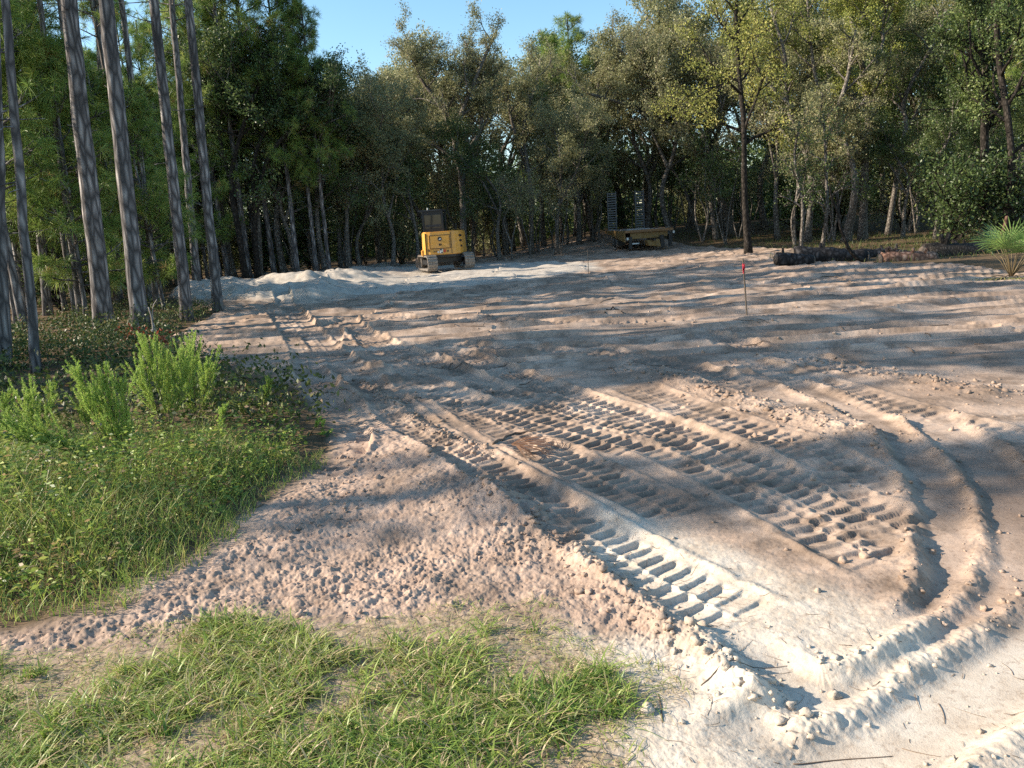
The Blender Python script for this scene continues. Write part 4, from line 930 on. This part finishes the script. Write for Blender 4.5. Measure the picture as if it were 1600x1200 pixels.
M_BLK = solid('black_paint', (.022, .022, .024), .45, var=.3)
M_RUB = solid('dusty_rubber', (.07, .065, .06), .9, var=.4, dust=(.42, .36, .30), dustamt=.8)
M_TRK = solid('sandy_track', (.22, .195, .17), .9, var=.4, scale=9, dust=(.5, .44, .38), dustamt=.9)
M_GREY = solid('grey_metal', (.32, .32, .33), .45, .4, var=.2)
M_WHT = solid('white_paint', (.75, .75, .72), .5, var=.1)
M_RED = solid('red_label', (.5, .05, .03), .5)
M_DKSTEEL = solid('dark_steel', (.05, .055, .065), .5, .3, var=.4)
M_RAMP = solid('ramp_steel', (.14, .155, .18), .45, .5, var=.5)
M_ORG = solid('trailer_orange', (.26, .12, .035), .55, var=.35, dust=(.4, .33, .25), dustamt=.4)
M_TYEL = solid('trailer_yellow', (.28, .16, .035), .55, var=.35, dust=(.4, .33, .25), dustamt=.4)
M_WOOD = solid('deck_planks', (.30, .28, .26), .85, var=.5, scale=5)
M_LATH = solid('stake_wood', (.20, .155, .115), .85, var=.45, scale=12)
M_PINK = solid('flagging_tape', (.85, .07, .10), .5, var=.1)
mg, ng, bgl, og = mat('tinted_glass'); bgl.inputs['Base Color'].default_value = (.012, .017, .022, 1); bgl.inputs['Roughness'].default_value = .15; bgl.inputs['Specular IOR Level'].default_value = .6; bgl.inputs['Roughness'].default_value = .04
M_GLASS = mg

def excavator():
    p = At(697, 419, 33.0); root = empty('mini_excavator', (p.x, p.y, float(zfull(np.array([p.x]), np.array([p.y]))[0]) + .0))
    root.location.z = p.z
    tag(root, 'yellow mini excavator with a black cab seen from behind on the white sand', 'excavator')
    uy = R(17)
    def place(o, yaw): o.rotation_euler = (0, 0, yaw)
    prof = [(1.15 + .0 * 0, .30)]
    def stad(h, L, z0=0.0, n=8):
        r = h / 2; o = []
        for i in range(n + 1): a = -math.pi / 2 + math.pi * i / n; o.append((L / 2 - r + r * math.cos(a), z0 + r + r * math.sin(a)))
        for i in range(n + 1): a = math.pi / 2 + math.pi * i / n; o.append((-L / 2 + r + r * math.cos(a), z0 + r + r * math.sin(a)))
        return o
    for sx in (-1, 1):
        bm = bmesh.new(); out = stad(.58, 2.25); inn = stad(.50, 2.17, .04); x0, x1 = sx * .78 - .2, sx * .78 + .2
        A = [[bm.verts.new((x, q[0], q[1])) for q in pr] for x in (x0, x1) for pr in (out, inn)]; n = len(out)
        for i in range(n):
            j = (i + 1) % n
            for a, b in ((0, 2), (3, 1), (1, 0), (2, 3)): bm.faces.new((A[a][i], A[a][j], A[b][j], A[b][i]))
        per = resample(np.array([(0, q[0], q[1]) for q in out] + [(0, *out[0])]), 41)[:-1]
        for i, c in enumerate(per):
            d = per[(i + 1) % 40] - per[i - 1]; mbox(bm, (sx * .78, c[1], c[2]), (.41, .04, .07), rx=math.atan2(d[2], d[1]))
        t = fin('track', bm, M_TRK, root); place(t, uy)
        bm = bmesh.new(); mbox(bm, (sx * .78, 0, .30), (.16, 1.5, .2)); fin('track_frame', bm, M_BLK, t, .02)
        bm = bmesh.new(); mcyl(bm, (sx * .78, -.83, .29), .21, .2); fin('sprocket', bm, M_RUB, t)
        bm = bmesh.new(); mcyl(bm, (sx * .78, .83, .29), .21, .2); fin('idler', bm, M_RUB, t)
    bm = bmesh.new(); mbox(bm, (0, 0, .38), (1.2, .9, .22)); mcyl(bm, (0, 0, .54), .42, .14, 'Z', 24); u = fin('undercarriage', bm, M_BLK, root, .02); place(u, uy)
    bm = bmesh.new(); mbox(bm, (0, 1.55, .26), (1.95, .08, .42)); mbox(bm, (-.45, 1.2, .3), (.12, .8, .12)); mbox(bm, (.45, 1.2, .3), (.12, .8, .12)); u = fin('dozer_blade', bm, M_TRK, root, .015); place(u, uy)
    # the slewed upper works
    hy = R(-3)
    plan = [(-.85, .85), (-.87, -.45), (-.82, -.68), (-.66, -.90), (-.45, -.95), (.38, -.95), (.60, -.88), (.76, -.68), (.84, -.42), (.86, .85)]
    bm = bmesh.new(); prism(bm, plan, .60, 1.54, 'Z', .955); h = fin('house', bm, M_YEL, root, .035); place(h, hy)
    bm = bmesh.new(); prism(bm, [(a * .93, b * .93) for a, b in plan], .50, .605); fin('belly_plate', bm, M_BLK, h)
    bm = bmesh.new(); mbox(bm, (-.80, -.55, .70), (.18, .40, .26), rz=.25); fin('step_corner', bm, M_YEL, h, .03)
    bm = bmesh.new(); mbox(bm, (-.05, -.925, 1.12), (.80, .05, .52), rx=-.045); fin('engine_hood', bm, M_YEL, h, .022)
    bm = bmesh.new(); f = .86
    for c, s in (((-.05, -.919, 1.39), (f, .03, .014)), ((-.05, -.943, .85), (f, .03, .014)), ((-.475, -.93, 1.12), (.014, .03, .54)), ((.375, -.93, 1.12), (.014, .03, .54))): mbox(bm, c, s, rx=-.045)
    mbox(bm, (.42, -.90, 1.06), (.02, .06, .86), rx=-.045); mbox(bm, (-.64, -.88, 1.06), (.02, .06, .86), rx=-.045)
    fin('panel_seam', bm, M_BLK, h)
    for z in (1.33, 1.12, .90):
        bm = bmesh.new(); mbox(bm, (.755, -.60, z), (.19, .05, .085), rz=1.07); fin('vent', bm, M_BLK, h, .01)
    # round badge with a leaping shape, number plate and warning labels
    yb = -.965
    bm = bmesh.new(); mcyl(bm, (-.04, yb + .005, 1.235), .088, .02, 'Y', 20); b1 = fin('badge', bm, M_BLK, h)
    bm = bmesh.new(); prism(bm, [(-.105, 1.205), (-.06, 1.225), (-.03, 1.27), (.0, 1.255), (.035, 1.215), (.0, 1.225), (-.02, 1.205), (-.055, 1.20)], yb - .012, yb - .003, 'Y'); fin('badge', bm, M_WHT, h)
    bm = bmesh.new(); mbox(bm, (-.065, yb, 1.01), (.05, .02, .08)); mbox(bm, (-.0, yb, 1.03), (.04, .02, .035), ry=.7); mbox(bm, (-.0, yb, .99), (.04, .02, .035), ry=-.7); fin('model_mark', bm, M_BLK, h)
    for x, z, sx, sz, m in ((-.30, .735, .07, .04, M_BLK), (-.21, .74, .08, .05, M_ORG), (-.14, .715, .07, .06, M_WHT), (-.02, .80, .07, .06, M_BLK), (.01, .69, .06, .05, M_BLK), (-.01, .745, .12, .17, M_WHT), (.13, .75, .08, .11, M_RED), (.26, .735, .06, .06, M_BLK)):
        bm = bmesh.new(); mbox(bm, (x, -.958 - (.004 if m is M_BLK else 0), z), (sx, .012, sz)); fin('warning_label', bm, m, h)
    bm = bmesh.new(); mcyl(bm, (-.53, -.93, .80), .05, .03, 'Y', 14); fin('tail_lamp', bm, M_ORG, h)
    # cab
    bm = bmesh.new(); x0, x1, y0, y1 = -.72, .06, -.42, .72
    for x, y, s in ((x0, y0, .09), (x1, y0, .09), (x0, y1, .06), (x1, y1, .06), (x0, .12, .06)): mbox(bm, (x, y, 1.95), (s, s, .86))
    mbox(bm, (-.33, y0, 1.60), (.78, .07, .16)); mbox(bm, (-.33, y0, 2.30), (.78, .06, .14)); mbox(bm, (x0, .15, 1.60), (.06, 1.1, .14)); mbox(bm, (x1, .15, 1.60), (.06, 1.1, .14))
    c = fin('cab', bm, M_BLK, root, .01); place(c, hy)
    bm = bmesh.new(); prism(bm, [(-.92, -.50), (.06, -.52), (.10, .85), (-.84, .85)], 2.365, 2.43); fin('roof', bm, M_DKSTEEL, c, .02)
    bm = bmesh.new(); mcyl(bm, (-.52, -.35, 2.47), .025, .09, 'Z', 10); fin('beacon', bm, M_WHT, c)
    bm = bmesh.new(); mbox(bm, (-.33, y0, 1.95), (.68, .012, .55)); mbox(bm, (x1, .15, 1.98), (.012, 1.06, .62)); mbox(bm, (-.33, y1, 1.98), (.70, .012, .62)); fin('window', bm, M_GLASS, c)
    bm = bmesh.new(); mbox(bm, (-.33, .05, 1.72), (.42, .42, .10)); mbox(bm, (-.33, -.16, 1.94), (.42, .10, .42), rx=.12); fin('seat', bm, M_BLK, c, .03)
    bm = bmesh.new(); mbox(bm, (-.33, y0 - .012, 1.78), (.62, .02, .10)); mbox(bm, (-.33, y0 - .012, 2.24), (.62, .02, .05)); fin('window_rail', bm, M_DKSTEEL, c)
    bm = bmesh.new(); mbox(bm, (.50, .62, 1.72), (.05, .14, .24)); mbox(bm, (.44, .66, 1.62), (.16, .03, .03)); fin('mirror', bm, M_BLK, c, .01)
    T = Tubes(); T.add(np.array([(-.84, .55, 1.5), (-.86, .55, 1.7), (-.80, .45, 2.0), (-.78, .3, 2.1)]), np.full(4, .016), 8); rail = link('grab_rail', T.mesh('grab_rail', M_GREY), c)
    # boom folded down in front, hidden from behind by the house
    bm = bmesh.new(); prism(bm, [(.75, .75), (.95, .95), (1.9, 1.38), (2.9, 1.15), (2.9, .95), (1.9, 1.13), (1.0, .68)], .22, .44, 'X'); q = fin('boom', bm, M_YEL, root, .02); place(q, hy)
    bm = bmesh.new(); prism(bm, [(2.75, 1.2), (3.0, 1.15), (2.75, .35), (2.58, .4)], .25, .41, 'X'); q = fin('dipper_arm', bm, M_YEL, root, .02); place(q, hy)
    bm = bmesh.new(); prism(bm, [(2.80, .45), (2.55, .48), (2.2, .32), (2.15, .08), (2.4, -.02), (2.7, .1)], .03, .63, 'X'); q = fin('bucket', bm, M_DKSTEEL, root, .02); place(q, hy)
    bm = bmesh.new(); mbox(bm, (.33, .82, .80), (.34, .30, .35)); mcyl(bm, (.33, 1.35, 1.02), .06, 1.0, 'Y', 12); q = fin('swing_bracket', bm, M_BLK, root, .02); place(q, hy)
excavator()

def trailer():
    p = At(1015, 388, 40.0); root = empty('equipment_trailer', (p.x, p.y, p.z + .03), R(3.4))
    tag(root, 'orange flatbed equipment trailer with two upright ladder ramps, parked under the trees', 'trailer')
    bm = bmesh.new()
    for i in range(9): mbox(bm, (-1.06 + i * .265, 2.55, .90), (.25, 5.0, .05))
    fin('deck', bm, M_WOOD, root)
    bm = bmesh.new(); mbox(bm, (0, -.02, .87), (2.5, .10, .13)); mbox(bm, (0, 5.12, .87), (2.5, .08, .12)); mbox(bm, (1.22, 2.55, .86), (.06, 5.0, .12)); fin('deck_rim', bm, M_ORG, root, .012)
    bm = bmesh.new(); prism(bm, [(.04, .93), (5.1, .93), (5.1, .80), (.04, .34)], -1.27, -1.22, 'X'); fin('side_panel', bm, M_TYEL, root, .008)
    bm = bmesh.new(); mbox(bm, (-.22, .14, .64), (1.46, .10, .30)); mbox(bm, (.75, .2, .66), (.5, .10, .26)); mbox(bm, (-.55, 2.5, .66), (.10, 4.6, .30)); mbox(bm, (.55, 2.5, .66), (.10, 4.6, .30)); fin('chassis_beam', bm, M_TYEL, root, .012)
    bm = bmesh.new(); prism(bm, [(-.30, .38), (.34, .44), (.40, .05), (-.22, .13)], -.75, -.15, 'Y'); fin('tongue_box', bm, M_TYEL, root, .02)
    bm = bmesh.new(); mbox(bm, (.52, -.45, .32), (.16, .2, .60)); mbox(bm, (.0, -.5, .42), (.12, 1.2, .10)); mcyl(bm, (.66, -.25, .30), .05, .62, 'Z', 12); fin('jack_stand', bm, M_BLK, root, .01)
    for x in (-.95, 1.12):
        bm = bmesh.new(); mbox(bm, (x, .15, .30), (.16, .16, .62)); fin('corner_leg', bm, M_BLK, root, .01)
    for sx in (-1, 1):
        for y in (2.6, 3.5):
            bm = bmesh.new(); mcyl(bm, (sx * 1.0, y, .38), .38, .30, 'X', 24); w = fin('wheel', bm, M_RUB, root, .04)
            bm = bmesh.new(); mcyl(bm, (sx * 1.155, y, .38), .2, .02, 'X', 18); fin('rim', bm, M_GREY, w)
    bm = bmesh.new(); mbox(bm, (-1.0, 2.1, .4), (.40, .05, .5)); mbox(bm, (1.0, 2.1, .4), (.40, .05, .5)); fin('mud_flap', bm, M_BLK, root)
    for x in (-.80, .80):
        bm = bmesh.new()
        for s in (-1, 1): mbox(bm, (x + s * .24, 5.25, 1.98), (.05, .09, 2.2), rx=.03)
        for k in range(16): mbox(bm, (x, 5.25 - (k - 7) * .0042, .96 + k * .134), (.46, .08, .07))
        fin('ramp', bm, M_RAMP, root)
    for x, z in ((-1.12, .52), (1.27, .72)):
        bm = bmesh.new(); mbox(bm, (x, -.02, z), (.10, .05, .12)); fin('marker_lamp', bm, M_WHT, root, .012)
    bm = bmesh.new(); mbox(bm, (-.72, -.05, .26), (.34, .03, .06)); fin('reflector', bm, M_WHT, root)
    bm = bmesh.new(); mbox(bm, (-.35, 2.0, .955), (1.2, 2.2, .05)); fin('deck_mat', bm, M_GREY, root)
trailer()

def stake(bpx, tpx, label, flag):
    x, y = P(*bpx); z0 = float(zfull(np.array([x]), np.array([y]))[0])
    y2 = y
    for _ in range(6):
        a = At(bpx[0], bpx[1], y2); zz = float(zfull(np.array([a.x]), np.array([a.y]))[0]); y2 = y2 * (CAM_H - zz) / (CAM_H - a.z)
    b = At(bpx[0], bpx[1], y2); t = At(tpx[0], tpx[1], y2); d = t - b; L = d.length
    root = empty('survey_stake', b); tag(root, label, 'stake', 'survey stakes on the cleared sand')
    root.rotation_euler = d.to_track_quat('Z', 'Y').to_euler()
    bm = bmesh.new(); prism(bm, [(-.021, 0 - .15), (.021, -.15), (.021, L - .03), (.0, L), (-.021, L - .03)], -.008, .008, 'Y'); fin('lath', bm, M_LATH, root, .002)
    if flag:
        bm = bmesh.new(); mbox(bm, (0, 0, L - .10), (.052, .024, .035))
        for k in range(3):
            V = [bm.verts.new((.02 + .012 * math.sin(i * 1.3 + k), -.014 - .006 * k + .012 * math.cos(i * 1.1 + k * 2), L - .10 - i * .035)) for i in range(5)]
            U = [bm.verts.new((.07 + .01 * k + .016 * math.sin(i * 1.7 + k), -.014 - .006 * k + .016 * math.sin(i + k), L - .09 - i * .037)) for i in range(5)]
            for i in range(4): bm.faces.new((V[i], U[i], U[i + 1], V[i + 1]))
        fin('ribbon', bm, M_PINK, root)
stake((1167, 494), (1161, 404), 'tall wooden stake with a red ribbon tied near its top, nearer of two', True)
stake((920, 431), (918, 389), 'bare wooden stake far out on the sand, left of the trailer', False)
